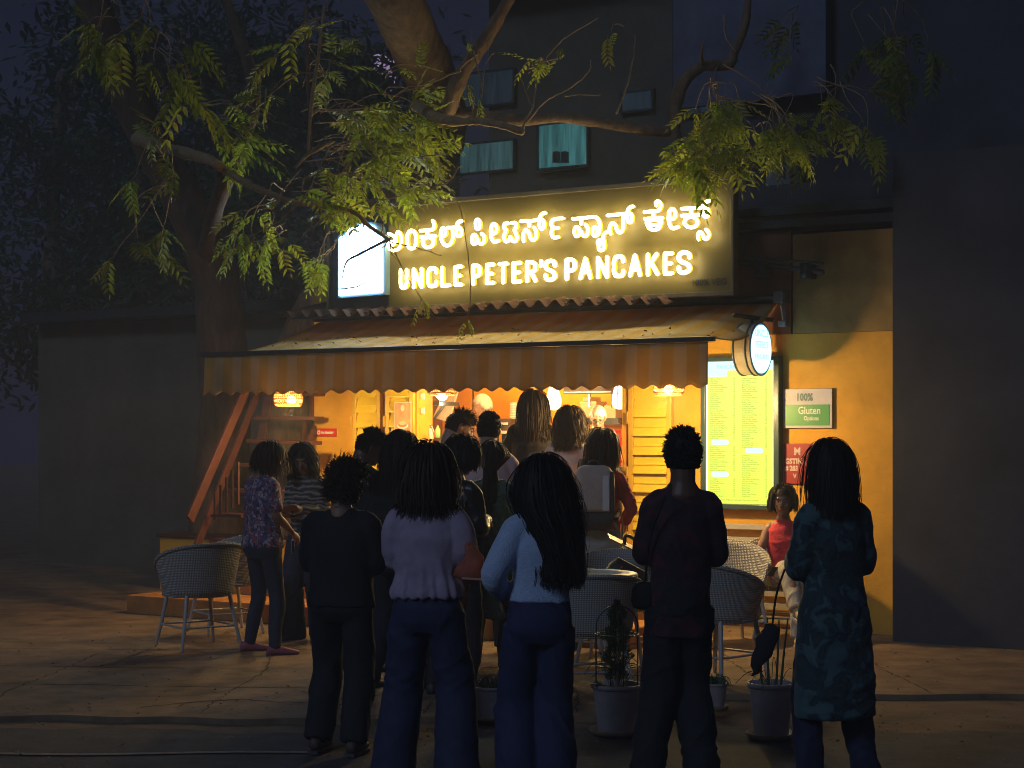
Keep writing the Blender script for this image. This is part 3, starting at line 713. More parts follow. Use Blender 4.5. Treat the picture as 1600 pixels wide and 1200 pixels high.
ml, mr, mt, mbm = p[0] + e + .002, q[0] - e * 1.15 - .002, zt_m - e * .8 - .002, zb_m + e + .002
def menu_mat():
    m = bpy.data.materials.new('lit_menu_film'); m.use_nodes = True; n = m.node_tree.nodes; L = m.node_tree.links; n.clear()
    o = n.new('ShaderNodeOutputMaterial'); e = n.new('ShaderNodeEmission'); e.inputs[1].default_value = 1.25
    tc = n.new('ShaderNodeTexCoord'); sx = n.new('ShaderNodeSeparateXYZ'); L.new(tc.outputs['Object'], sx.inputs[0])
    mr_ = n.new('ShaderNodeMapRange'); mr_.inputs[1].default_value = 0; mr_.inputs[2].default_value = zt_m - zb_m; L.new(sx.outputs[2], mr_.inputs[0])
    rp = n.new('ShaderNodeValToRGB'); el = rp.color_ramp.elements
    el[0].position = .0; el[0].color = (.66, .80, .08, 1); el[1].position = .885; el[1].color = (.76, .82, .16, 1)
    L.new(mr_.outputs[0], rp.inputs[0]); L.new(rp.outputs[0], e.inputs[0]); L.new(e.outputs[0], o.inputs[0]); return m
g = MB(); g.box(ml, mr, -.062, -.03, mbm, mt); t.add('lit_panel', g, menu_mat())
hd = emat('menu_header_glow', (.55, .95, 1.0), 1.35)
g = MB(); g.box(ml + .002, mr - .002, -.0655, -.063, mt - .075, mt - .001); g.box(ml + .004, ml + .19, -.0655, -.063, mt - .125, mt - .0755); t.add('header', g, hd)
g = text_mb('PANCAKE MENU', .045, lambda x, y: ((ml + mr) / 2 + x * .95 - .05, -.067, mt - .06 + y), align='CENTER'); t.add('header_print', g, emat('menu_header_print', (.35, .75, .95), .8))
wh = emat('menu_edge_glow', (.85, 1.0, .9), 1.6)
g = MB(); g.box(ml, ml + .010, -.066, -.0625, mbm, mt - .13); g.box(mr - .010, mr, -.066, -.0625, mbm, mt - .08); t.add('edge_light', g, wh)
items = ['Nutella Pancake', 'Honey & Walnut Pancake', 'Maple Syrup Pancake', 'Blueberry Chocolate Pancake', 'Banana Pancake', 'Almond Honeycomb Pancake', 'Classic Pancake with Maple Syrup', 'Oreo Pancake', 'Cream Butter Pancake', 'Biscoff Chocolate Pancake', 'Blueberry Nutella Pancake', 'Peanut Chocolate Pancake', 'Lotus Biscoff Pancake', 'Strawberry Cheese Pancake']
pm = emat('menu_print', (.24, .33, .03), .8)
def col_text(x0, x1, ztop, rows, gaps, seed, name):
    rnd = random.Random(seed); gg = MB()
    dz = (ztop - (mbm + .055)) / rows
    for i in range(rows):
        if i in gaps: continue
        z = ztop - i * dz - .016
        s = rnd.choice(items)
        if rnd.random() < .35: s = s.split()[0] + ' ' + s.split()[-1]
        a = text_mb(s + '.' * max(0, 40 - len(s)), .0185, lambda x, y: (x0 + x * .62, -.0645, z + y)); 
        V2 = [v for v in a.V]; gg.join([v if v[0] < x1 - .075 else (x1 - .075, v[1], v[2]) for v in V2], a.F)
        a = text_mb('%d' % rnd.choice((120, 140, 150, 160, 170, 180, 190, 210, 220)), .0185, lambda x, y: (x1 - .055 + x * .8, -.0645, z + y)); gg.join(a.V, a.F)
    t.add(name, gg, pm, kind='stuff')
mid = (ml + mr) / 2
col_text(ml + .035, mid - .01, mt - .135, 56, (29, 30, 31, 44, 45, 46), 1, 'menu_print')
col_text(mid + .02, mr - .03, mt - .135, 56, (33, 34, 35), 2, 'menu_print')
dz = (mt - .135 - mbm - .055) / 56
g = MB()
def pill(x0, zc_, l, h=.028):
    P = []
    for k in range(9): a = math.pi / 2 + math.pi * k / 8; P.append((x0 + h + h * math.cos(a), zc_ + h * math.sin(a)))
    for k in range(9): a = -math.pi / 2 + math.pi * k / 8; P.append((x0 + l - h + h * math.cos(a), zc_ + h * math.sin(a)))
    return P
for x0, i in ((ml + .045, 30.3), (ml + .045, 45.3), (mid + .05, 34.2)): g.prism(pill(x0, mt - .135 - i * dz, .16, .021), -.066, -.0628)
t.add('heading_pill', g, hd)
g = text_mb('All Pancakes & Waffles are freshly made. Taxes extra as applicable.', .02, lambda x, y: (ml + .09 + x * .72, -.0645, mbm + .025 + y)); t.add('menu_print', g, pm)

# ------------------------------------------------------------------ signs at the right
p, q = wu(1223.5, 608, .03), wu(1300, 669, .03)
t = Thing('gluten_sign', 'white and green framed notice beginning 100% at the far right of the wall', 'sign', (p[0], -.02, q[2]), 'shop')
g = MB(); g.box(p[0], q[0], -.03, -.002, q[2], p[2]); t.add('backing', g, mat('grey_white_board', (.50, .47, .50), .5, .06), bevel=.003)
i_ = .022
g = MB(); g.box(p[0] + i_, q[0] - i_, -.033, -.0305, q[2] + i_, q[2] + (p[2] - q[2]) * .60); t.add('green_panel', g, M['green_sign'])
xm = (p[0] + q[0]) / 2
ox = wu(1244, 640, .03)[0]
g = text_mb('100%', .085, lambda x, y: (ox + x * .8, -.0335, q[2] + (p[2] - q[2]) * .70 + y), bold=.003); t.add('lettering', g, M['sign_print'])
ox2 = wu(1247, 640, .03)[0]
g = text_mb('Gluten', .088, lambda x, y: (ox2 + x * .82, -.0345, q[2] + (p[2] - q[2]) * .36 + y), bold=.0008); t.add('lettering', g, M['white'])
ox3 = wu(1256, 640, .03)[0]
g = text_mb('Options', .05, lambda x, y: (ox3 + x * .8, -.0345, q[2] + (p[2] - q[2]) * .2 + y), bold=.001); t.add('lettering', g, M['white'])
p, q = wu(1223.5, 693, .03), wu(1300, 757, .03)
t = Thing('red_notice', 'dark red notice board with GSTIN lettering below the green notice', 'sign', (p[0], -.02, q[2]), 'shop')
g = MB(); g.box(p[0], q[0], -.022, -.002, q[2], p[2]); t.add('plate', g, mat('dark_red_board', (.33, .025, .03), .5, .1), bevel=.003)
for s_, px, fz, sz in (('M', 1240, .72, .085), ('GSTIN', 1226, .5, .06), ('# 283', 1226, .33, .055), ('V', 1239, .14, .05)):
    oo = wu(px, 700, .03)[0]
    g = text_mb(s_, sz, lambda x, y: (oo + x * .9, -.024, q[2] + (p[2] - q[2]) * fz + y), bold=.003); t.add('lettering', g, mat('pale_pink_print', (.62, .48, .45), .5, 0))

# white planks low on the wall at the right
t = Thing('plank_panel', 'low panel of spaced white planks on the orange wall behind the seated girl', 'panel', (U(1100, .06), -.06, .3), 'shop')
me = None
for i in range(9):
    z0 = Z(1160, 827.5, .06) - i * .108
    if me is None:
        g = MB(); g.box(U(1100, .06), U(1330, .06), -.06, -.035, z0, z0 + .045); o = t.add('plank', g, mat('white_plank_paint', (.42, .40, .34), .6, .15, 12, .1, 40), bevel=.004); me = o.data
    else:
        o = link('plank', me, t.o); o.location.z = -i * .108
g = MB()
for px in (1105, 1250, 1325): g.box(U(px, .02), U(px, .02) + .05, -.034, -.002, .02, Z(1160, 820, .06))
t.add('batten', g, M['wall'])

# ================================================================== LAMPS
def rattan(px, py, w, r, hgt, label, power, bulb_off=(0, 0), tilt=0, col=(1, .66, .26), wire=True, flat=False):
    c = wu(px, py, w)
    t = Thing('rattan_lamp', label, 'lamp', c, 'shop', 'woven rattan pendant lamps')
    g = MB(); n = 34
    prof = [(r * .18, hgt * .5), (r * .6, hgt * .42), (r * .92, hgt * .15), (r, -hgt * .1), (r * .95, -hgt * .35), (r * .8, -hgt * .5)]
    for k in range(n):
        a0 = 2 * math.pi * k / n
        for sgn in (1, -1):
            P = [c + Vector((rr * math.cos(a0 + sgn * i * .16), rr * math.sin(a0 + sgn * i * .16), zz)) for i, (rr, zz) in enumerate(prof)]
            g.tube(P, .0035, 4, dome=False)
    for rr, zz in prof: g.tube([c + Vector((rr * math.cos(a), rr * math.sin(a), zz)) for a in (2 * math.pi * k / 28 for k in range(28))], .0045, 4, closed=True)
    t.add('lamp_shade', g, mat('rattan_cane', (.55, .28, .08), .6, .3, 30, trans=.3), smooth=True)
    bpos = c + Vector((bulb_off[0], 0, bulb_off[1]))
    g = MB(); g.ell(bpos, (.042, .042, .036)); t.add('bulb', g, M['em_bulb'], smooth=True)
    g = MB(); g.tube([c + Vector((0, 0, hgt * .5)), c + Vector((0, 0, hgt * .5 + .35))], .004, 5); t.add('cord', g, M['black'])
    t.lamp(bpos + Vector((0, -.0, -.07)), power, col, .05)
    return t
rattan(450, 620, 1.05, .135, .17, 'glowing rattan lamp under the awning at the far left, by the red stairs', 50, (.04, -.03))
rattan(691, 607, .35, .14, .12, 'glowing rattan lamp with a white hot bulb at the left end of the opening', 34, (.0, -.075))
rattan(1045, 605, 1.0, .125, .12, 'glowing open rattan lamp in front of the broad right shutter', 100, (-.01, -.02))
def tear(px, py, w, label, cage=False):
    c = wu(px, py, w); t = Thing('teardrop_lamp', label, 'lamp', c, 'shop', 'teardrop glass pendant lamps')
    k = 1 / 180
    prof = [(3, 36), (5, 30), (6.5, 22), (9, 12), (12, 2), (13.2, -6), (12, -13), (8, -18), (3, -20)]
    g = MB(); g.rings([(c[0], c[1], c[2] + z * k, r_ * k, r_ * k) for r_, z in prof][::-1], 24); t.add('glass_shade', g, M['em_tear'], smooth=True)
    g = MB(); g.tube([c + Vector((0, 0, .2)), c + Vector((0, 0, .6))], .004, 5); t.add('cord', g, M['black'])
    if cage:
        g = MB()
        for s_ in (-1, 1): g.tube([c + Vector((s_ * .03, -.09, .2)), c + Vector((s_ * .03, -.09, -.1))], .004, 5)
        g.tube([c + Vector((-.04, -.09, .03)), c + Vector((.04, -.09, .03))], .004, 5); t.add('cage_wire', g, M['black'])
    t.lamp(c + Vector((0, -.0, -.16)), 19, (1, .70, .30), .06)
tear(865, 622, -.45, 'white glowing teardrop glass lamp beside the black haired customer')
tear(968, 620, -.35, 'white glowing teardrop glass lamp at the right edge of the opening', True)
# interior things
tv = Thing('wall_screen', 'dark flat screen hung high in the serving opening', 'screen', wu(915, 600, -.9), 'shop')
p, q = wu(880, 585, -.9), wu(957, 615, -.9)
g = MB(); g.box(p[0], q[0], .9, .96, q[2], p[2] + .1); tv.add('panel', g, mat('dark_brown_screen', (.09, .045, .03), .3, .1), bevel=.006)
g = MB(); g.box(p[0] + .01, q[0] - .01, .893, .8995, q[2] + .012, q[2] + .022); g.box((p[0] + q[0]) / 2 - .01, (p[0] + q[0]) / 2 + .01, .93, .95, q[2] - .12, q[2] - .001); tv.add('trim', g, M['steel'])
# hood and steel splashback at the opening's left
p, q = wu(668, 632, -.7), wu(712, 660, -.7)
hd_ = Thing('extractor_hood', 'pale sloping metal sheet of a cooking hood behind the opening', 'hood', (p[0], .7, q[2]), 'shop')
a, b2, c2, d2 = wu(687, 628, -.9), wu(716, 606, -.9), wu(700, 660, -.9), wu(676, 652, -.9)
g = MB(); g.slab(lambda s_, v: Vector(a).lerp(Vector(b2), s_).lerp(Vector(d2).lerp(Vector(c2), s_), v), 6, 6, (0, .03, 0)); hd_.add('sheet', g, mat('cream_metal_sheet', (.55, .48, .36), .35, .1, 6), bevel=.003)
g = MB(); a = wu(667, 634, -.6); b2 = wu(700, 630, -.6); g.box(a[0], b2[0], .45, .8, a[2] + .0, a[2] + .035); g.bar((a[0] + .02, .6, a[2] - .2), (b2[0] - .05, .6, a[2]), .02, .02); hd_.add('shelf', g, M['dark_frame'])
g = MB(); g.ell(wu(690, 618, -.35), (.055, .055, .02)); 
lp = Thing('ceiling_spot', 'small bright white spot lamp at the left end of the opening', 'lamp', wu(690, 619, -.3), 'shop')
g = MB(); g.ell(wu(690, 619, -.3), (.055, .055, .024)); lp.add('lens', g, emat('spot_glow', (1, .86, .6), 12), smooth=True)
g = MB(); g.tube([wu(690, 616, -.3), wu(690, 590, -.3)], .01); lp.add('stem', g, M['black'])
lp.lamp(wu(692, 634, -.5), 14, (1, .72, .36), .06)
# shared light of the kitchen (ceiling tube out of sight above)
kt = Thing('kitchen_tube_lamp', 'unseen slim tube lamp that lights the kitchen from its ceiling', 'lamp', (U(830, -1.1), 1.1, 2.7), 'shop')
g = MB(); g.tube([(U(740, -1.1), 1.1, 2.70), (U(930, -1.1), 1.1, 2.70)], .018); kt.add('tube', g, emat('kitchen_tube_glow', (1, .66, .3), 9), smooth=True)
kt.lamp((U(830, -1.1), 1.1, 2.6), 66, (1, .70, .28), .15)
# bottles, jars, utensils on shelves
def bottle(px, py, w, h, r, col, label, group='bottles and jars in the kitchen'):
    c = wu(px, py, w); t = Thing('bottle', label, 'bottle', c, 'shop', group)
    g = MB(); g.rings([(c[0], c[1], c[2] + z * h, k * r, k * r) for z, k in ((0, .9), (.03, 1), (.6, 1), (.75, .6), (.85, .35), (.93, .35))], 14); t.add('body', g, col, smooth=True)
    g = MB(); g.rings([(c[0], c[1], c[2] + z * h, .4 * r, .4 * r) for z in (.931, 1.0)], 10); t.add('cap', g, M['red_sign'])
mg = mat('milky_plastic', (.55, .55, .45), .35, .1)
mgr = mat('green_plastic', (.2, .38, .1), .35, .1)
bottle(674, 686, .05, .13, .028, mg, 'milky sauce bottle left of the red spoon on the counter')
bottle(684, 684, .05, .12, .025, mgr, 'green tinted sauce bottle right of the red spoon on the counter')
t = Thing('red_spatula', 'bright red spatula standing between the sauce bottles', 'spatula', wu(679, 686, .06), 'shop')
g = MB(); g.bar(wu(681, 685, .06), wu(674, 668, .06), .012, .008); g.bar(wu(674, 668, .06), wu(672, 664, .06), .022, .008); t.add('blade', g, M['red_sign'], bevel=.002)
# white dispenser + boxes on the back counter
for (pa, pb, ta, ba, w, nm, lab, mm) in ((797, 808, 628, 662, -1.5, 'paper_cup_stack', 'tall stack of white paper cups behind the black haired customer', mat('cup_white', (.6, .55, .45), .5, .1)),
                                         (806, 814, 626, 660, -1.6, 'paper_cup_stack', 'second stack of white paper cups, the right one of the pair', mat('cup_cream', (.5, .44, .34), .5, .1)),
                                         ):
    a, b2 = wu(pa, ba, w), wu(pb, ta, w); c = (a[0] + b2[0]) / 2; r_ = (b2[0] - a[0]) / 2
    t = Thing(nm, lab, 'cups', (c, -w, a[2]), 'shop')
    g = MB(); L_ = []
    nn = 9
    for i in range(nn): z0 = a[2] + (b2[2] - a[2]) * i / nn; L_ += [(c, -w, z0, r_ * .9, r_ * .9), (c, -w, z0 + (b2[2] - a[2]) / nn * .8, r_, r_)]
    g.rings(L_, 16); t.add('cups', g, mm, smooth=False)
    g = MB(); g.box(c - .09, c + .09, -w - .08, -w + .08, 1.301, a[2] - .001); t.add('stand', g, M['dark_frame'])
for (pa, pb, ta, ba, w, nm, lab, col, cat) in ((778, 797, 654, 672, -1.2, 'coffee_machine', 'low dark espresso machine on the back counter', (.06, .03, .02), 'machine'),
                                          (906, 932, 628, 652, -1.5, 'paper_box', 'cream cardboard box left of the stooping cook', (.55, .45, .26), 'box'),
                                          (944, 962, 634, 655, -1.5, 'paper_box', 'cream cardboard box right of the stooping cook', (.55, .45, .26), 'box'),
                                          (911, 922, 621, 628, -1.5, 'small_box', 'small pale box lying on the left cardboard box', (.5, .42, .3), 'box'),
                                          (778, 797, 673, 678, -1.1, 'white_tray', 'thin white tray in front of the espresso machine', (.6, .5, .4), 'tray')):
    a, b2 = wu(pa, ba, w), wu(pb, ta, w)
    t = Thing(nm, lab, cat, (a[0], -w, a[2]), 'shop')
    g = MB(); g.box(a[0], b2[0], -w, -w + .22, a[2], b2[2]); t.add('body', g, mat(nm + '_surface', col, .5, .12, 10), bevel=.006)
    if nm == 'coffee_machine':
        g = MB(); g.tube([(a[0] + .05, -w - .02, a[2] + .06), (a[0] + .05, -w - .05, a[2] + .02)], .012); g.box(a[0] + .02, b2[0] - .02, -w - .012, -w - .001, a[2] + .05, a[2] + .075); t.add('spout', g, M['steel'])
    if nm == 'paper_box' or nm == 'small_box':
        g = MB(); g.box(a[0] + .004, b2[0] - .004, -w + .002, -w + .218, b2[2] + .001, b2[2] + .006); t.add('lid', g, mat('box_lid', (.6, .5, .33), .5, .1))
# upright shelf behind boxes so they stand on something
g = MB(); a, b2 = wu(900, 653, -1.5), wu(972, 660, -1.5); g.box(a[0], b2[0], 1.42, 1.85, b2[2] - .02, a[2] - .002); shop.add('shelf', g, M['dark_frame'])
# payment code stand (the code itself is left out)
c = wu(965, 712, .12); t = Thing('payment_stand', 'small red and white payment stand on the counter by the right jamb', 'stand', c, 'shop')
g = MB(); a, b2 = wu(958, 700, .1), wu(971, 672, .1); g.box(a[0], b2[0], -.11, -.1, a[2] - .16, b2[2]); t.add('card', g, M['red_sign'], bevel=.004)
g = MB(); g.box(a[0] + .02, b2[0] - .015, -.1125, -.1105, a[2] + .01, b2[2] - .03); t.add('label_field', g, mat('payment_grey', (.4, .3, .26), .5, .1))
g = MB(); g.box(a[0] + .01, b2[0], -.1125, -.1105, a[2] - .06, a[2] - .02); t.add('label_field', g, M['white'])
g = MB(); g.box(a[0], b2[0], -.12, -.02, 1.161, a[2] - .161); t.add('foot', g, M['steel'])

# ================================================================== RED STAIRS
st = Thing('red_steel_stairs', 'steep red painted steel stairs rising beside the left end of the shop', 'stairs', (U(430, .9), -.9, 0), 'shop')
ua_, ub2 = U(404, 0.3), U(488, 0.1)
def stair_pt(u, z): return Vector((u, -1.25 + .52 * z, z))          # leans back as it rises
def sp(px, py, w): return wu(px, py, w)
pA = [(300, 870), (334, 796), (409, 612)]
g = MB(); P = [sp(300, 872, 1.25), sp(412, 590, .1)]
g.bar(P[0], P[1], .03, .085); st.add('stringer', g, M['red_steel'], bevel=.004)
g = MB(); g.bar(sp(296, 812, 1.5), sp(392, 590, .5), .03, .11); st.add('handrail', g, M['red_steel'], bevel=.004)
g = MB(); g.bar(sp(440, 812, .9), sp(492, 668, .05), .03, .085); st.add('stringer', g, M['red_steel'], bevel=.004)
g = MB(); g.bar(sp(408, 690, .08), sp(425, 590, -.1), .10, .03); st.add('back_plate', g, M['red_steel'], bevel=.004)
g = MB(); g.bar(sp(475, 690, .1), sp(476, 652, .1), .03, .03); st.add('post', g, M['red_steel'])
g = MB(); g.bar(sp(487, 655, .02), sp(487, 590, .02), .03, .03); st.add('post', g, M['red_steel'])
def lerp2(a, b, t): return a + (b - a) * t
for i, (x0, y0, x1, y1) in enumerate(((397, 650, 490, 651), (385, 686, 487, 690), (371, 724, 478, 728), (356, 764, 464, 767), (341, 802, 452, 806), (326, 842, 441, 846), (410, 614, 492, 614))):
    f = (y0 - 590) / 280; w = lerp2(.12, 1.2, max(0, f))
    a, b2 = sp(x0, y0, w), sp(x1, y1, max(.05, w - .05))
    g = MB(); d = Vector((0, .16, 0))
    g.hexa([a + Vector((0, 0, -.035)), b2 + Vector((0, 0, -.035)), b2 + d + Vector((0, 0, -.03)), a + d + Vector((0, 0, -.03)), a, b2, b2 + d + Vector((0, 0, .002)), a + d + Vector((0, 0, .002))])
    st.add('tread', g, M['red_steel'], bevel=.003)
g = MB()
for k in range(5):
    x = 336 + k * 9; g.bar(sp(x, 812 - k * 6, 1.05), sp(x, 770 - k * 12, 1.05), .02, .02)
g.bar(sp(330, 806, 1.05), sp(378, 806, 1.05), .02, .025); st.add('guard_bars', g, M['red_steel'])
# low orange wall behind the stairs, left
lw = Thing('low_orange_wall', 'low orange plastered wall left of the shop behind the wicker chair', 'wall', (U(250, .0), 0, 0), 'shop')
g = MB(); g.box(U(250), UL - .005, 0, .25, 0, .56); lw.add('wall', g, M['wall'])
g = MB(); g.box(U(250) - .03, UL - .005, -.03, .28, .561, .60); lw.add('coping', g, M['red_steel'], bevel=.006)
dw = Thing('dark_side_building', 'dark plastered building in the gap left of the shop, behind the red stairs', 'building', (U(100, -2), 2, 0), 'shop')
g = MB(); g.box(U(60, -2), UL - .3, 2.0, 6, 0, 3.0); dw.add('wall', g, M['facade'])
g = MB(); g.box(U(60, -2), UL - .3, 1.7, 6, 3.002, 3.12); dw.add('roof', g, M['dark_frame'])
g = MB(); g.box(U(420, -2), U(470, -2), 1.97, 1.998, .3, 2.3); dw.add('door', g, M['dark_frame'])

# ================================================================== UPPER BUILDING
fb = Thing('upper_building', 'tall dark building behind the sign with dim teal lit windows', 'building', (U(640, -1.6), 1.6, 0), 'shop')
WB = -1.6
uf0, uf1 = U(632, WB), U(1166, WB)
g = MB(); g.box(uf0, uf1, 3.25, 9, 0, 13); fb.add('wall', g, M['facade'])
g = MB(); g.box(uf0 - .1, uf1 + .1, 2.7, 9, 3.3, 3.42); g.box(uf0 - .1, uf1 + .1, 3.24 - .5, 3.248, 6.6, 6.75); fb.add('ledge', g, M['facade'], bevel=.01)
def teal(name, c, st_, noise=True):
    m = bpy.data.materials.new(name); m.use_nodes = True; n = m.node_tree.nodes; L = m.node_tree.links; n.clear()
    o = n.new('ShaderNodeOutputMaterial'); e = n.new('ShaderNodeEmission'); tc = n.new('ShaderNodeTexCoord')
    mp = n.new('ShaderNodeMapping'); mp.inputs['Scale'].default_value = (14, 1, 1.2); L.new(tc.outputs['Object'], mp.inputs[0])
    nz = n.new('ShaderNodeTexNoise'); nz.inputs['Scale'].default_value = 2.2; L.new(mp.outputs[0], nz.inputs['Vector'])
    rp = n.new('ShaderNodeValToRGB'); rp.color_ramp.elements[0].color = (*[x * .35 for x in c], 1); rp.color_ramp.elements[1].color = (*c, 1); rp.color_ramp.elements[0].position = .3; rp.color_ramp.elements[1].position = .75
    L.new(nz.outputs[0], rp.inputs[0]); L.new(rp.outputs[0], e.inputs[0]); e.inputs[1].default_value = st_; L.new(e.outputs[0], o.inputs[0]); return m
tm1 = teal('teal_curtained_window', (.04, .15, .16), .9); tm2 = teal('dim_teal_window', (.03, .08, .09), .9); tm3 = teal('very_dim_window', (.012, .022, .035), .9)
def window(px0, py0, px1, py1, m, label=None):
    w = -3.25; a, b2 = wu(px0, py0, w), wu(px1, py1, w)
    g = MB(); e = .022
    g.box(a[0] - e, b2[0] + e, 3.18, 3.245, a[2], a[2] + e); g.box(a[0] - e, b2[0] + e, 3.18, 3.245, b2[2] - e, b2[2]); g.box(a[0] - e, a[0], 3.18, 3.245, b2[2] + .001, a[2] - .001); g.box(b2[0], b2[0] + e, 3.18, 3.245, b2[2] + .001, a[2] - .001)
    o = fb.add('window_frame', g, M['dark_frame'])
    g = MB(); g.box(a[0], b2[0], 3.21, 3.24, b2[2], a[2]); fb.add('pane', g, m, parent=o)
    return o
window(722, 229, 806, 264, tm2); window(845, 198, 921, 262, tm1); window(975, 148, 1022, 170, tm3); window(722, 120, 806, 160, tm3); window(1060, 150, 1120, 175, tm3)
g = MB(); a, b2 = wu(843, 250, -3.15), wu(922, 257, -3.15)
g.box(a[0], b2[0], 3.1, 3.16, b2[2] - .02, b2[2] + .0); 
for px in (872, 885): q = wu(px, 255, -3.12); g.box(q[0] - .03, q[0] + .03, 3.05, 3.12, q[2], q[2] + .12)
fb.add('sill', g, M['dark_frame'])
# right hand building with grey pier
rb = Thing('grey_pier_building', 'dark building with a pale grey pier rising over the right end of the shop', 'building', (U(1170, -.8), .8, 3.5), 'shop')
g = MB(); g.box(U(1166, -1.2), UR + 3, 1.2, 7, 3.53, 13); g.box(U(1166, -1.2), UR + 3, .3, 1.199, 3.53, 3.75); g.box(UR + .01, UR + 6, -.4, .299, -.1, 3.8); rb.add('wall', g, mat('blue_black_wall', (.045, .047, .06), .9, .3, 2, .3, 12))
g = MB(); g.box(U(1196, -.9), U(1248, -.9), .9, 1.19, 3.751, Z(1196, 245, -.9)); rb.add('pier', g, M['facade_g'], bevel=.01)
g = MB(); g.tube([wu(1235, 378, -.85), wu(1232, 200, -.85)], .018); rb.add('drain_pipe', g, M['facade_g'], smooth=True)
g = MB()
bbm = mat('faded_hoarding', (.09, .10, .16), .8, .4, 3)
g.box(U(1052, -1.0), U(1290, -1.0), 1.0, 1.06, Z(1100, 165, -1), Z(1100, -40, -1)); hb = Thing('faded_hoarding', 'large faded blank hoarding high up at the right behind the branches', 'hoarding', (U(1052, -1.0), 1.0, Z(1100, 165, -1)), 'shop')
hb.add('sheet', g, bbm); g = MB()
for px in (1056, 1170, 1286): g.box(U(px, -1.06) - .04, U(px, -1.06) + .04, 1.061, 1.19, Z(1100, 170, -1), Z(1100, -40, -1) + .1)
hb.add('post', g, M['dark_frame'])
# far mauve house; glowing patches stand in for light on its wall
mh = Thing('mauve_house', 'far mauve house wall with a glowing patch between the leaves and the leaning trunk', 'building', (-3.2, 34, 0))
g = MB(); g.box(-5.5, -1.2, 34, 40, 0, zat(70, 34)); mh.add('wall', g, mat('mauve_plaster', (.09, .07, .13), .9, .2))
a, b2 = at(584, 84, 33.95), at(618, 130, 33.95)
g = MB(); g.box(a[0], b2[0], 33.93, 33.97, b2[2], a[2]); o = mh.add('glowing_wall_patch', g, emat('mauve_wall_glow', (.42, .30, .60), .62))
g = MB(); a2, b3 = at(584, 131, 33.95), at(612, 146, 33.95); g.box(a2[0], b3[0], 33.93, 33.97, b3[2], a2[2]); mh.add('glowing_wall_patch', g, emat('dim_mauve_wall_glow', (.12, .12, .26), .5))

# ================================================================== TREES
def leaf_proto(k):
    rnd = random.Random(k); g = MB(); L = .33 + .06 * rnd.random(); pairs = 5 + k % 2
    droop = .5 + .5 * rnd.random()
    def rach(t): return Vector((.03 * math.sin(t * 3 + k), L * t, -.10 * droop * t * t))
    pts = [rach(i / 6) for i in range(7)]; g.tube(pts, [.0022 - .0002 * i for i in range(7)], 3, dome=False)
    for i in range(pairs):
        t = .18 + .8 * i / pairs
        for sd_ in (-1, 1):
            p = rach(t); l = (.088 + .022 * rnd.random()) * (1 - .25 * t); wdt = l * .20
            d = Vector((sd_ * .85, .5 + .3 * rnd.random(), -.1 - .4 * rnd.random())).normalized(); up = Vector((0, 0, 1)); lat = d.cross(up).normalized() * wdt
            cur = Vector((0, .35 * l, -.2 * l)) * .5
            b = len(g.V)
            P = [p, p + d * l * .3 + lat, p + d * l * .3 - lat * .8 + Vector((0, 0, -.004)), p + d * l * .65 + cur * .4 + lat * .85, p + d * l * .65 + cur * .4 - lat * .7, p + d * l + cur]
            mid1 = p + d * l * .33 + Vector((0, 0, -.005)); mid2 = p + d * l * .66 + cur * .4 + Vector((0, 0, -.006))
            g.V += [tuple(v) for v in P] + [tuple(mid1), tuple(mid2)]
            for f in ((0, 1, 6), (0, 6, 2), (1, 3, 7, 6), (2, 6, 7, 4), (3, 5, 7), (4, 7, 5)): g.face([b + q for q in f])
    p = rach(1); b = len(g.V); l = .06
    g.V += [tuple(p), tuple(p + Vector((.008, l * .4, -.01))), tuple(p + Vector((-.008, l * .4, -.01))), tuple(p + Vector((0, l, -.035)))]; g.face((b, b + 1, b + 3, b + 2))
    return g
LP = [leaf_proto(k) for k in range(6)]
LM = [p.mesh('leaf', M['leaf']) for p in LP]
def whorl_mats(tip, outdir, n, scale, rnd, drop=.25):
    o = []
    outdir = Vector(outdir)
    for i in range(n):
        d = Vector((rnd.gauss(0, 1), rnd.gauss(0, .8), rnd.gauss(-.15, .55))).normalized() * .8 + outdir * .9 + Vector((0, 0, -drop)); d.normalize()
        q = d.to_track_quat('Y', 'Z'); sc = scale * (.8 + .45 * rnd.random())
        o.append(Matrix.Translation(tip + Vector((rnd.gauss(0, .015), rnd.gauss(0, .02), rnd.gauss(0, .015)))) @ q.to_matrix().to_4x4() @ Matrix.Rotation(rnd.gauss(0, .5), 4, 'Y') @ Matrix.Scale(sc, 4))
    return o
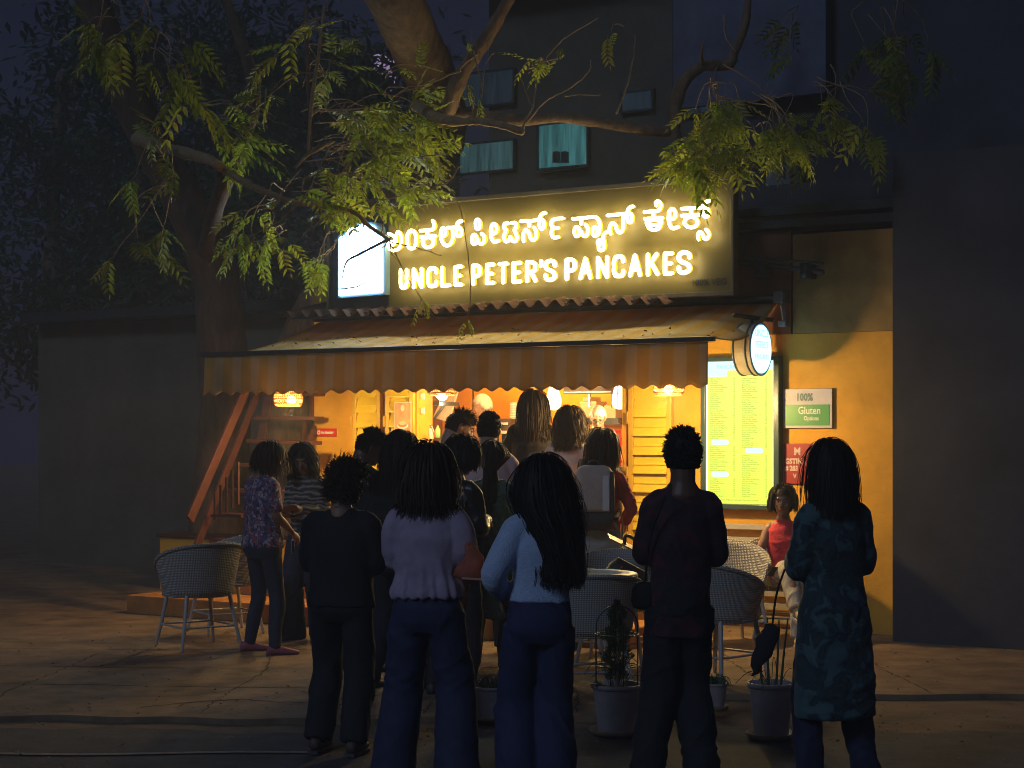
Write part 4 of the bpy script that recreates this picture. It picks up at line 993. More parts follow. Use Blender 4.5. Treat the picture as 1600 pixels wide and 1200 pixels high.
class Tree:
    def __init__(s, name, label, base, seed):
        s.t = Thing(name, label, 'tree', base); s.rnd = random.Random(seed); s.W = []; s.tw = MB()
    def limb(s, P, rad, name='branch', m=None, sm=6, n=10, bump=.12):
        P = catmull([Vector(p) for p in P], sm); k = len(P); rr = []
        for i in range(k):
            f = i / (k - 1) * (len(rad) - 1); a = int(f); a2 = min(a + 1, len(rad) - 1); rr.append((rad[a] + (rad[a2] - rad[a]) * (f - a)) * (1 + s.rnd.uniform(-bump, bump)))
        g = MB(); g.tube(P, rr, n); return s.t.add(name, g, m or M['bark'], smooth=True)
    def twig(s, P, r0, r1, k=5):
        P = catmull([Vector(p) for p in P], k); m = len(P)
        P = [p + Vector((s.rnd.gauss(0, r0 * .5), s.rnd.gauss(0, r0 * .5), s.rnd.gauss(0, r0 * .5))) for p in P]
        s.tw.tube(P, [r0 + (r1 - r0) * i / (m - 1) for i in range(m)], 5, dome=False)
    def cluster(s, px, py, Y, rx, ry, tips, leaves, scale, src=None, dY=.5, drop=.06):
        for i in range(tips):
            a = s.rnd.random() * 6.28; q = math.sqrt(s.rnd.random())
            x, y = px + rx * q * math.cos(a), py + ry * q * math.sin(a); yy = Y + s.rnd.uniform(-dY, dY)
            tip = at(x, y, yy)
            so_ = at(src[0] + s.rnd.uniform(-.6, .6) * rx, src[1] + s.rnd.uniform(-.4, .5) * ry, (src[2] + (1.7 if src[2] < 13.35 and Y > 13.55 and px < 760 else 0)) if len(src) > 2 else Y) if src else at(px, py - ry, Y)
            mid = so_.lerp(tip, .55) + Vector((s.rnd.gauss(0, .05), s.rnd.gauss(0, .08), .06 + s.rnd.gauss(0, .04)))
            s.twig([so_, mid, tip], .006, .003)
            od = (tip - so_).normalized()
            s.W += whorl_mats(tip, od, max(2, int(leaves * .58) + s.rnd.randint(-1, 1)), scale, s.rnd, drop)
    def finish(s):
        if s.tw.V: s.t.add('twigs', s.tw, M['twig'], smooth=True, kind='stuff')
        # the 300 leaves nearest the camera as leaves of their own, the rest joined
        W = sorted(s.W, key=lambda m: m.translation.y); Mi = Matrix.Translation(-s.t.base)
        for i, m in enumerate(W[:300]):
            o = link('leaf', LM[i % 6], s.t.o); o.matrix_local = Mi @ m
        if len(W) > 300:
            V = []; F = []; b = 0
            for i, m in enumerate(W[300:]):
                p = LP[i % 6]; A = np.array(p.V) @ np.array(m.to_3x3()).T + np.array(m.translation)
                V += [tuple(v) for v in A]; F += [tuple(b + q for q in f) for f in p.F]; b += len(p.V)
            g = MB(); g.join(V, F); s.t.add('leaves', g, M['leaf'], kind='stuff')

Tl = Tree('neem_tree', 'neem tree at the left with a thick trunk and feathery leaves before the logo', at(352, 1000, 14.0) * 1, 3)
Tl.t.o.location.z = 0; Tl.t.base.z = 0
YT = 18.7
Tl.limb([at(330, 985, YT), at(338, 880, YT), at(345, 760, YT), at(352, 640, YT), at(345, 520, YT), at(335, 430, YT), at(290, 320, YT - .2), at(215, 180, YT - .3), at(150, 20, YT - .5), at(110, -120, YT - .6), at(60, -330, YT - .6), at(40, -560, YT - .6)], [.40, .33, .30, .27, .26, .25, .22, .20, .18, .15, .10, .04], 'trunk', M['bark_d'], n=18, sm=8, bump=.035)
Tl.limb([at(318, 400, YT + .2), at(345, 300, 15.2), at(395, 170, 15.6), at(385, 90, 15.8), at(360, 20, 16), at(330, -60, 16)], [.09, .07, .06, .055, .05, .04], m=M['bark_d'])
Tl.limb([at(215, 215, YT - .3), at(262, 232, 17), at(322, 248, 14.90), at(352, 266, 14.80), at(392, 290, 14.70), at(430, 306, 14.60), at(470, 318, 14.50), at(548, 330, 14.40), at(575, 352, 14.40), at(607, 374, 14.40)], [.09, .06, .045, .038, .03, .026, .02, .02, .018, .012], m=M['twig'])
Tl.limb([at(607, 374, 14.40), at(585, 385, 14.35), at(560, 398, 14.30), at(541, 410, 14.30), at(534, 440, 14.30)], [.013, .012, .01, .007, .004])
Tl.limb([at(520, 221, 14.00), at(497, 232, 13.90), at(478, 244, 13.90), at(462, 262, 13.90)], [.016, .018, .014, .008], m=M['twig'])
Tl.limb([at(507, 10, 13.90), at(497, 90, 13.80), at(487, 160, 13.80), at(481, 235, 13.80)], [.010, .014, .016, .008], m=M['twig'])
Tl.limb([at(478, 10, 14.10), at(480, 90, 14.10), at(483, 170, 14.10), at(487, 245, 14.00)], [.016, .016, .012, .006])
for P in ([(384, 162), (412, 180), (430, 190), (466, 202)], [(415, 140), (416, 172), (432, 184)], [(420, 216), (445, 232), (458, 244)], [(470, 264), (440, 300), (436, 320)], [(520, 222), (505, 250), (480, 300), (430, 350), (380, 372)], [(560, 235), (530, 275), (500, 320), (485, 355)],
          [(610, 372), (612, 395), (625, 410)], [(600, 345), (597, 365), (606, 376)], [(545, 250), (540, 300), (520, 325)], [(640, 300), (610, 310), (560, 318), (500, 345), (470, 372)], [(700, 280), (680, 292), (660, 310)], [(655, 245), (700, 240), (722, 232)], [(720, 258), (700, 285), (672, 295), (640, 330)], [(530, 452), (560, 447), (597, 425)], [(560, 352), (545, 368), (530, 372)], [(607, 376), (597, 390), (590, 400)], [(600, 376), (640, 385), (690, 400)]):
    Tl.twig([at(x, y, 14.20) for x, y in P], .007, .003)
CL = [(540, 112, 15.2, 32, 40, 4, 5, .9, (490, 120, 15.0)), (540, 90, 15.4, 50, 35, 3, 5, .8, (500, 60, 15.0)), (600, 180, 14.8, 80, 32, 12, 7, .95, (510, 180, 14.8)), (620, 225, 14.6, 65, 28, 10, 7, .95, (530, 225, 14.8)),
      (565, 255, 14.7, 55, 25, 6, 6, .9, (500, 240, 14.8)), (600, 290, 14.6, 55, 22, 6, 6, .85, (530, 280, 14.8)), (655, 285, 14.6, 40, 14, 4, 5, .8, (560, 290, 14.8)), (690, 290, 14.5, 22, 10, 2, 5, .8, (640, 300, 14.6)),
      (500, 320, 14.8, 45, 30, 4, 6, .8, (470, 290, 14.9)), (545, 305, 14.8, 30, 18, 3, 5, .75, (520, 270, 14.8)), (355, 215, 15.2, 28, 32, 6, 6, .95, (310, 180, 15.4)), (370, 170, 15.5, 30, 22, 2, 5, .8, (320, 160, 15.5)),
      (400, 320, 15.1, 30, 15, 2, 5, .75, (430, 300, 15.2)), (395, 355, 15.1, 30, 22, 4, 6, .8, (420, 320, 15.2)), (415, 385, 15.1, 35, 20, 4, 6, .8, (430, 350, 15.2)), (355, 385, 15.2, 22, 18, 2, 5, .7, (390, 350, 15.2)), (485, 420, 15.3, 30, 30, 4, 5, .7, (520, 370, 15.3)),
       (450, 60, 13.2, 50, 40, 3, 4, .8, (480, 40, 13)), (430, 130, 13.2, 50, 30, 2, 4, .8, (480, 120, 13)), (645, 105, 15.0, 18, 12, 2, 5, .75, (600, 120, 15.0)), (660, 135, 14.9, 22, 10, 2, 5, .8, (610, 150, 14.9)),
      (290, 120, 13.0, 60, 60, 6, 6, .95, (260, 60, 13)), (250, 260, 15.4, 50, 50, 5, 6, .95, (230, 180, 13)), (200, 60, 13.2, 70, 60, 6, 6, 1, (200, 0, 13)), (220, 380, 15.4, 60, 40, 4, 6, .9, (250, 300, 13))]
for c in CL: Tl.cluster(*c)
for (x, y) in ((660, 470), (728, 498)):
    tip = at(x, y, 13.0); Tl.W += whorl_mats(tip, (0, 0, -1), 4, .42, Tl.rnd)
Tl.twig([at(610, 380, 12.7), at(632, 425, 12.9), at(660, 470, 13)], .004, .003); Tl.twig([at(660, 470, 13), at(690, 505, 13), at(728, 498, 13), at(735, 440, 13), at(720, 330, 12.6), at(700, 290, 12)], .003, .003)
Tl.finish()

Tr = Tree('leaning_tree', 'big leaning tree behind the shop whose bare limbs and leaf sprays reach over the sign', at(448, 675, 18.2) * 1, 11)
Tr.t.o.location.z = 0; Tr.t.base.z = 0
YR = 17.6
Tr.limb([at(448, 960, 18.2), at(446, 800, 18.2), at(450, 640, 18.2), at(480, 520, 18.4), at(540, 425, 18.3), at(600, 350, 17.9), at(655, 275, 17.7), at(688, 200, YR - .6), at(676, 130, YR - 1.2), at(645, 60, YR - 1.8), at(610, -20, YR - 2.4), at(575, -100, YR - 2.6), at(520, -300, YR - 3), at(500, -560, YR - 3)], [.30, .28, .26, .26, .26, .27, .27, .26, .25, .24, .25, .25, .15, .04], 'trunk', n=18, sm=8, bump=.04)
Tr.limb([at(650, 165, 14.8), at(682, 183, 14.2), at(715, 190, 14), at(745, 189, 13.9), at(785, 196, 13.8), at(815, 206, 13.8)], [.05, .045, .036, .03, .03, .03], m=M['twig'])
Tr.limb([at(690, 180, 15), at(740, 178, 15), at(800, 188, 14.8), at(880, 184, 14.8), at(960, 195, 14.8), at(1045, 205, 14.9), at(1055, 165, 15), at(1068, 128, 15), at(1098, 104, 15), at(1138, 101, 15), at(1148, 80, 15), at(1165, 35, 15), at(1172, -40, 15)], [.05, .05, .05, .045, .045, .045, .06, .055, .045, .045, .04, .035, .03])
Tr.limb([at(1055, 205, 14.9), at(1062, 260, 14.9), at(1075, 330, 15.2)], [.05, .04, .03])
Tr.limb([at(1098, 104, 15), at(1096, 90, 14.9), at(1098, 68, 14.8)], [.02, .014, .008], m=M['twig'])
Tr.limb([at(700, 175, 15), at(720, 120, 14.8), at(760, 60, 14.6), at(800, -10, 14.4)], [.07, .07, .06, .05])
for P in ([(815, 200), (832, 168), (838, 130), (832, 95)], [(815, 202), (850, 160), (885, 140), (920, 112), (923, 95)], [(832, 168), (820, 140), (812, 120)], [(838, 130), (850, 95), (880, 62), (935, 28)], [(880, 150), (905, 148), (940, 149)], [(962, 180), (978, 140), (990, 90), (992, 55)], [(745, 196), (738, 175), (742, 150)], [(740, 80), (748, 115), (755, 145)],
          [(720, 110), (670, 130), (610, 150)], [(1130, 100), (1180, 130), (1210, 160)], [(1150, 160), (1190, 155), (1210, 140)], [(1130, 24), (1135, 60), (1150, 82)], [(1105, 170), (1110, 140), (1120, 105)]):
    Tr.twig([at(x, y, 13.9) for x, y in P], .008, .004)
for c in [(1120, 172, 13.8, 42, 22, 8, 7, .8, (1115, 130, 13.8)), (1140, 205, 13.7, 28, 22, 4, 5, .75, (1125, 150, 13.8)), (1100, 246, 13.4, 45, 16, 13, 7, .82, (1110, 215, 13.7)), (1080, 226, 13.5, 30, 14, 4, 6, .75, (1110, 210, 13.7)), (1058, 238, 13.5, 15, 8, 2, 3, .7, (1100, 235, 13.7)),
          (1215, 200, 13.6, 42, 22, 9, 7, .8, (1190, 150, 13.9)), (1195, 235, 13.6, 25, 16, 3, 5, .7, (1190, 190, 13.9)), (1245, 225, 13.6, 20, 20, 4, 6, .75, (1230, 180, 13.9)), (836, 96, 13.6, 20, 8, 3, 5, .55, (832, 110, 13.9)), (860, 100, 13.6, 12, 10, 2, 4, .55, (838, 100, 13.9)), (955, 52, 13.6, 8, 4, 1, 3, .6, (975, 40, 13.9)), (740, 65, 13.6, 6, 6, 1, 3, .3, (740, 50, 13.9)),
          (1330, 180, 13.6, 50, 50, 8, 6, .9, (1290, 120, 13.9)), (1400, 80, 14, 60, 50, 8, 6, .9, (1380, 0, 14)), (1260, 60, 14.5, 50, 40, 3, 4, .8, (1230, 20, 14.6)), (760, 130, 14.5, 40, 30, 2, 4, .6, (760, 80, 14.6))]: Tr.cluster(*c)
Tr.finish()

# far dark trees on the left, beyond the shop
def far_tree(px, Y, top, r, label, seed):
    rnd = random.Random(seed); b = at(px, 675, Y); b.z = 0
    t = Thing('background_tree', label, 'tree', b, group='dark trees far behind on the left')
    H = zat(top, Y)
    g = MB(); g.tube(catmull([b, b + Vector((.2, 0, H * .3)), b + Vector((-.1, .1, H * .6)), b + Vector((.1, 0, H * .9))], 5), [.28] * 5 + [.2] * 5 + [.1] * 6, 8); t.add('trunk', g, M['bark'], smooth=True)
    V = []; F = []
    cl = [(rnd.gauss(0, r * .45), rnd.gauss(0, r * .4), H * (.35 + .6 * rnd.random())) for _ in range(34)]
    for k in range(5200):
        c = cl[rnd.randrange(34)]; p = b + Vector((c[0] + rnd.gauss(0, .38), c[1] + rnd.gauss(0, .38), c[2] + rnd.gauss(0, .3)))
        d = Vector((rnd.gauss(0, 1), rnd.gauss(0, 1), rnd.gauss(-.4, .7))).normalized(); l = d.orthogonal().normalized() * .035; L = .14 + .1 * rnd.random()
        n = len(V); V += [tuple(p), tuple(p + d * L * .5 + l), tuple(p + d * L), tuple(p + d * L * .5 - l)]; F.append((n, n + 1, n + 2, n + 3))
    g = MB(); g.join(V, F); t.add('crown', g, M['leafdark'], kind='stuff')
far_tree(360, 24, -40, 1.5, 'dark background tree at the far left behind the thick trunk', 1)
far_tree(455, 27, 10, 1.4, 'dark background tree behind the hanging neem leaves', 2)
far_tree(545, 24, 60, 1.1, 'dark background tree just left of the sign', 3)
far_tree(230, 25, -30, 1.8, 'dark background tree outside the awning to the left', 4)
far_tree(90, 26, 40, 1.8, 'dark background tree at the very left edge of the street', 5)

# ================================================================== FURNITURE
def chair(px, py_seat, Y, head, label, name='wicker_chair', s=1.0, leg_col=None):
    b = at(px, 675, Y); b.z = .022
    t = Thing(name, label, 'chair', b, 'local', 'white wicker tub chairs', rot=head)
    def shell(a_, v):
        ang = R(-118 + 236 * a_) - math.pi / 2; f = abs(a_ - .5) * 2
        top = .78 - .17 * f ** 2.2; z = .40 + (top - .40) * v; r = .245 + .055 * v
        return (r * 1.05 * math.cos(ang), r * math.sin(ang) - .02 * v * (1 - f), z)
    g = MB(); N, Mv = 44, 10
    Vo = []; 
    for q in (0, 1):
        for i in range(N + 1):
            for j in range(Mv + 1):
                x, y, z = shell(i / N, j / Mv); k = 1 - .06 * q; Vo.append((x * k, y * k, z))
    w = Mv + 1; n0 = (N + 1) * w; F = []
    for i in range(N):
        for j in range(Mv): a = i * w + j; F += [(a, a + w, a + w + 1, a + 1), (n0 + a + 1, n0 + a + w + 1, n0 + a + w, n0 + a)]
        a = i * w; F.append((a + n0, a + w + n0, a + w, a)); a += Mv; F.append((a, a + w, a + w + n0, a + n0))
    for j in range(Mv): a = j; F.append((a, a + 1, a + 1 + n0, a + n0)); a += N * w; F.append((a + n0, a + 1 + n0, a + 1, a))
    g.join(Vo, F); t.add('backrest', g, M['wicker'], smooth=True)
    g = MB(); g.tube([shell(i / 40, 1.0) for i in range(41)], .014, 8); t.add('rim', g, M['wicker'], smooth=True)
    g = MB(); g.rings([(0, .01, .385, .24, .24), (0, .01, .39, .262, .255), (0, .01, .42, .262, .255), (0, .01, .43, .25, .245)], 28); t.add('seat', g, M['wicker'], smooth=True)
    for sx, sy in ((-1, -1), (1, -1), (1, 1), (-1, 1)):
        g = MB(); g.tube([(sx * .17, sy * .17, .40), (sx * .20, sy * .20, .2), (sx * .235, sy * .235, .012)], [.016, .015, .013], 8); t.add('leg', g, M['wicker_leg'], smooth=True)
    g = MB(); P = [(sx * .205, sy * .205, .17) for sx, sy in ((-1, -1), (1, -1), (1, 1), (-1, 1))]
    for i in range(4): g.tube([P[i], P[(i + 1) % 4]], .008, 6)
    t.add('stretcher', g, M['wicker_leg'], smooth=True)
    t.o.scale = (s, s, s)
    return t
chair(924, 0, 10.9, R(8), 'white wicker chair seen from behind the round table, next to the caged plant', s=.97)
chair(962, 0, 12.35, R(165), 'white wicker chair beyond the round table holding the black bag')
chair(1122, 0, 11.6, R(-48), 'white wicker chair with its back to the street, right of the patterned shirt man')
chair(1140, 0, 13.6, R(-160), 'wicker chair against the white planks, only its lit back edge showing')
chair(310, 0, 13.3, R(35), 'wicker chair at the left edge with its blue lit side', s=1.02)
chair(352, 0, 14.3, R(120), 'second wicker chair at the left, half hidden behind the nearer one')
chair(1226, 0, 13.95, R(170), 'wicker chair the girl in the red top sits on')
# table
b = at(915, 675, 11.55); b.z = .022
t = Thing('round_table', 'round cream cafe table with a sunken glass centre', 'table', b, 'local')
g = MB(); n = 48; rr = []
for r, z in ((.24, .66), (.33, .655), (.345, .67), (.345, .695), (.335, .705), (.25, .708), (.245, .70), (.24, .66)): rr.append([(r * math.cos(2 * math.pi * k / n), r * math.sin(2 * math.pi * k / n), z) for k in range(n)])
g.ring_loft(rr[:-1], closed=True); t.add('table_rim', g, mat('cream_table_rim', (.72, .69, .58), .5, .1, 20, .1, 60), smooth=True)
g = MB(); g.rings([(0, 0, .682, .243, .243), (0, 0, .690, .243, .243)], 40); t.add('glass_top', g, M['glass'])
for k in range(4):
    a = k * math.pi / 2 + .6; g = MB(); g.tube([(.2 * math.cos(a), .2 * math.sin(a), .655), (.12 * math.cos(a), .12 * math.sin(a), .35), (.24 * math.cos(a), .24 * math.sin(a), .012)], .016, 8); t.add('leg', g, M['wicker_leg'], smooth=True)

# black bag leaning on the far chair
b = at(962, 675, 12.2); b.z = .022
t = Thing('black_bag', 'black laptop bag with a stiff board on top slumped on the wicker chair', 'bag', b, 'local')
mbk = mat('black_nylon', (.022, .02, .02), .55, .3, 20, .3, 60)
def rot(v, a): return Vector((v[0] * math.cos(a) + v[2] * math.sin(a), v[1], -v[0] * math.sin(a) + v[2] * math.cos(a)))
g = MB(); rr = []
for z, w_, d_ in ((0, .10, .06), (.02, .15, .09), (.12, .16, .10), (.24, .15, .09), (.30, .12, .06)):
    ring = []
    for k in range(24):
        a = 2 * math.pi * k / 24; ca, sa = math.cos(a), math.sin(a)
        ring.append(rot((w_ * math.copysign(abs(ca) ** .5, ca), d_ * math.copysign(abs(sa) ** .6, sa), z), R(28)) + Vector((-.02, 0, .44)))
    rr.append(ring)
g.ring_loft(rr); t.add('body', g, mbk, smooth=True)
g = MB(); a_ = at(952, 843, 12.15) - b; b_ = at(1008, 870, 12.15) - b
g.hexa([a_ + Vector((0, -.03, 0)), b_ + Vector((0, -.03, 0)), b_ + Vector((0, .2, .02)), a_ + Vector((0, .2, .02)), a_ + Vector((0, -.03, .012)), b_ + Vector((0, -.03, .012)), b_ + Vector((0, .2, .032)), a_ + Vector((0, .2, .032))])
t.add('board', g, mat('board_edge_tan', (.30, .22, .10), .4, .15))
g = MB(); a_ = at(976, 852, 12.2) - b; b_ = at(996, 860, 12.2) - b
g.tube(catmull([a_, a_ + Vector((.005, 0, .06)), a_.lerp(b_, .5) + Vector((0, 0, .075)), b_ + Vector((.01, 0, .04)), b_ + Vector((.015, 0, -.02))], 6), .012, 8); t.add('handle', g, mbk, smooth=True)
g = MB(); a_ = at(948, 893, 12.03) - b; g.box(a_[0], a_[0] + .055, -.175, -.16, a_[2], a_[2] + .02); t.add('logo_patch', g, mat('green_patch', (.03, .30, .12), .5, .1))
g = MB(); g.tube([at(965, 898, 12.02) - b, at(972, 885, 12.02) - b], .006, 6); t.add('strap', g, mat('red_strap', (.35, .01, .03), .5, .1))

# pots
def pot(px, pyb, Y, r, h, label, plant):
    b = at(px, pyb, Y); b.z = 0.0 if Y < 10 else .022
    t = Thing('plant_pot', label, 'plant pot', b, 'local', 'white plastic plant pots')
    g = MB(); n = 36
    prof = [(r * .72, .012), (r * .74, .02), (r * .95, h * .9), (r * .955, h * .91), (r * 1.02, h * .92), (r * 1.03, h), (r * .96, h), (r * .93, h * .9), (r * .9, h * .86)]
    g.ring_loft([[(q * math.cos(2 * math.pi * k / n), q * math.sin(2 * math.pi * k / n), z) for k in range(n)] for q, z in prof]); t.add('pot', g, M['pot'], smooth=True, bevel=0)
    g = MB(); g.rings([(0, 0, h * .80, r * .88, r * .88), (0, 0, h * .89, r * .88, r * .88), (0, 0, h * .92, r * .5, r * .5)], 24); t.add('soil', g, M['soil'], smooth=True)
    g = MB(); prof = [(r * .6, .0), (r * 1.0, .002), (r * 1.12, .03), (r * 1.1, .032), (r * .98, .008), (r * .6, .006)]
    g.ring_loft([[(q * math.cos(2 * math.pi * k / n), q * math.sin(2 * math.pi * k / n), z) for k in range(n)] for q, z in prof]); t.add('saucer', g, mat('clay_saucer', (.30, .20, .13), .6, .2, 12), smooth=True)
    rnd = random.Random(px)
    dk = M['leafdark']
    if plant == 'thuja':
        g = MB(); g.tube([(0, 0, h * .85), (.01, 0, h + .2), (0, 0, h + .46)], [.012, .009, .004], 6); t.add('stem', g, M['twig'])
        V = []; F = []
        for k in range(2400):
            z = h + .02 + .42 * rnd.random(); f = (z - h) / .44; R_ = .085 * (math.sin(math.pi * min(1, f * .9 + .12)) ** .7) * (.75 + .35 * math.sin(f * 23 + rnd.random()))
            a = rnd.random() * 6.28; q = R_ * rnd.random() ** .4
            p = Vector((q * math.cos(a), q * math.sin(a), z)); d = Vector((math.cos(a) * .7 + rnd.gauss(0, .3), math.sin(a) * .7 + rnd.gauss(0, .3), .9)).normalized(); l = d.orthogonal().normalized() * .0035; L = .018 + .02 * rnd.random()
            n_ = len(V); V += [tuple(p), tuple(p + d * L * .5 + l), tuple(p + d * L), tuple(p + d * L * .5 - l)]; F.append((n_, n_ + 1, n_ + 2, n_ + 3))
        g = MB(); g.join(V, F); t.add('foliage', g, dk, kind='stuff')
        # wire cage with hoops
        g = MB(); rc = r * .86
        for k in range(4):
            a = k * math.pi / 2 + .25
            g.tube(catmull([(rc * math.cos(a), rc * math.sin(a), h * .7), (rc * math.cos(a), rc * math.sin(a), h + .28), (rc * .9 * math.cos(a), rc * .9 * math.sin(a), h + .36), (rc * .5 * math.cos(a), rc * .5 * math.sin(a), h + .41), (0, 0, h + .43)], 5), .0038, 6)
        for z in (h + .10, h + .27): g.tube([(rc * math.cos(2 * math.pi * k / 36), rc * math.sin(2 * math.pi * k / 36), z) for k in range(36)], .0032, 6, closed=True)
        g.tube([(0, 0, h + .42), (0, 0, h + .455)], .006, 6); t.add('wire_cage', g, M['black'], smooth=True)
        for k in range(7):
            a = 2.4 + rnd.random() * 1.8; L = .10 + .08 * rnd.random(); z0 = h * .95; d = Vector((math.cos(a), math.sin(a) * .6, .35)).normalized()
            p = Vector((r * .5 * math.cos(a), r * .5 * math.sin(a), z0)); s_ = d.cross(Vector((0, 0, 1))).normalized() * .022
            g = MB(); g.join([p, p + d * L * .4 + s_, p + d * L * .8 + s_ * .7 + Vector((0, 0, -.01)), p + d * L * 1.15 + Vector((0, 0, -.03)), p + d * L * .8 - s_ * .7 + Vector((0, 0, -.01)), p + d * L * .4 - s_], [(0, 1, 5), (1, 2, 4, 5), (2, 3, 4)])
            t.add('leaf', g, dk)
    if plant in ('thuja', 'stems', 'grass'):
        g = MB()
        for k in range(8 if plant != 'grass' else 60):
            a = rnd.random() * 6.28; q = r * .6 * rnd.random(); o_ = rnd.uniform(.05, .16) if plant != 'thuja' else rnd.uniform(.12, .2); hh_ = rnd.uniform(.05, .16) if plant != 'grass' else rnd.uniform(.02, .07)
            if plant == 'grass': o_ *= .3
            p = Vector((q * math.cos(a), q * math.sin(a), h * .88)); g.tube(catmull([p, p + Vector((o_ * .4 * math.cos(a), o_ * .4 * math.sin(a), hh_)), p + Vector((o_ * math.cos(a), o_ * math.sin(a), hh_ * .9)), p + Vector((o_ * 1.5 * math.cos(a), o_ * 1.5 * math.sin(a), hh_ * .3))], 4), .002, 4, dome=False)
        t.add('grass_blades', g, mat('grass_blade', (.05, .10, .03), .6, .3), kind='stuff')
    if plant == 'stems':
        for k in range(4):
            a = k * 1.7; g = MB(); g.tube([(.05 * math.cos(a), .05 * math.sin(a), h * .85), (.07 * math.cos(a), .07 * math.sin(a), h + .17), (.09 * math.cos(a), .06 * math.sin(a), h + .34)], [.007, .006, .004], 6); t.add('stem', g, mat('green_stem', (.08, .12, .05), .6, .2))
    return t
pot(964, 1150, 9.62, .138, .275, 'white pot of a small dark conifer inside a round wire cage', 'thuja')
pot(1205, 1154, 9.5, .125, .30, 'white pot with bare green stems beside the person in the teal print', 'stems')
pot(768, 1128, 10.0, .125, .19, 'white pot half hidden between the two women in wide jeans', 'grass')
pot(1118, 1118, 10.3, .07, .16, 'small brown plant pot just behind the legs of the man in the dark patterned shirt', 'grass')

# ================================================================== PEOPLE
def remesh(g, vox, smooth=3, fold=None):
    me = bpy.data.meshes.new('tmp'); me.from_pydata([tuple(v) for v in g.V], [], g.F)
    bm = bmesh.new(); bm.from_mesh(me); bmesh.ops.recalc_face_normals(bm, faces=bm.faces); bm.to_mesh(me); bm.free()
    o = bpy.data.objects.new('tmp', me); COL.objects.link(o)
    m = o.modifiers.new('r', 'REMESH'); m.mode = 'VOXEL'; m.voxel_size = vox
    if smooth: s = o.modifiers.new('s', 'SMOOTH'); s.iterations = smooth; s.factor = .5
    dg = bpy.context.evaluated_depsgraph_get(); r = bpy.data.meshes.new_from_object(o.evaluated_get(dg))
    bpy.data.objects.remove(o); bpy.data.meshes.remove(me)
    if fold:
        n = len(r.vertices); co = np.empty(n * 3, 'f'); r.vertices.foreach_get('co', co); co = co.reshape(-1, 3)
        no = np.empty(n * 3, 'f'); r.vertex_normals.foreach_get('vector', no); no = no.reshape(-1, 3)
        co = co + no * fold(co)[:, None]; r.vertices.foreach_set('co', co.ravel())
    r.polygons.foreach_set('use_smooth', [True] * len(r.polygons)); r.update()
    return r
def fold_fn(seed, amp, vert=.3, freq=1.0):
    rs = np.random.RandomState(seed); K = [(rs.normal(0, 1, 3) * np.array([1, 1, 1.0 - vert]) * rs.uniform(18, 42) * freq, rs.uniform(0, 6.3)) for _ in range(6)]
    W_ = [(rs.normal(0, 1, 3) * 7, rs.uniform(0, 6.3)) for _ in range(3)]
    def f(co):
        w = sum(np.sin(co @ k + p) for k, p in W_)
        d = np.zeros(len(co))
        for k, p in K: d += (1 - np.abs(np.sin(.5 * (co @ k) + p + 1.3 * w))) ** 2
        m = .5 + .5 * np.sin(co @ W_[0][0] * .8 + 2)
        return amp * (d / 2.2 - .5) * (.35 + .65 * m)
    return f
def gathers(amp, n, z0, z1, seed=0):
    def f(co):
        a = np.arctan2(co[:, 0], co[:, 1]); t = np.clip((z0 - co[:, 2]) / (z0 - z1), 0, 1)
        return amp * t * (np.sin(a * n + 1.5 * np.sin(co[:, 2] * 7 + seed)) + .5 * np.sin(a * n * 1.7 + 2 + seed))
    return f
def hand(g, w, d, nrm, s=1, curl=.5):
    """palm and five fingers; w wrist, d pointing direction, nrm palm side"""
    d = d.normalized(); nrm = (nrm - d * nrm.dot(d)).normalized(); l = d.cross(nrm).normalized()
    k = w + d * .085
    g.tube([w, w + d * .03, w + d * .06, k], [.024, .03, .036, .036], 10, flat=(tuple(nrm), .5))
    for i, (off, L) in enumerate(((-.028, .066), (-.0095, .075), (.0095, .07), (.028, .056))):
        p0 = k + l * off * s; p = [p0 - d * .02]; dd = d.copy(); q = p0
        p.append(q)
        for j, sg in enumerate((.45, .32, .25)):
            a = curl * (.5 + .5 * j); dd = (dd * math.cos(a) + nrm * math.sin(a)).normalized() if j else (dd * math.cos(a * .6) + nrm * math.sin(a * .6)).normalized()
            q = q + dd * L * sg; p.append(q)
        g.tube(p, [.009, .009, .0085, .008, .007], 7)
    b = w + d * .03 - l * .028 * s; g.tube([b, b - l * .022 * s + d * .02 + nrm * .012, b - l * .03 * s + d * .045 + nrm * .022, b - l * .028 * s + d * .066 + nrm * .03], [.014, .011, .0095, .008], 7)

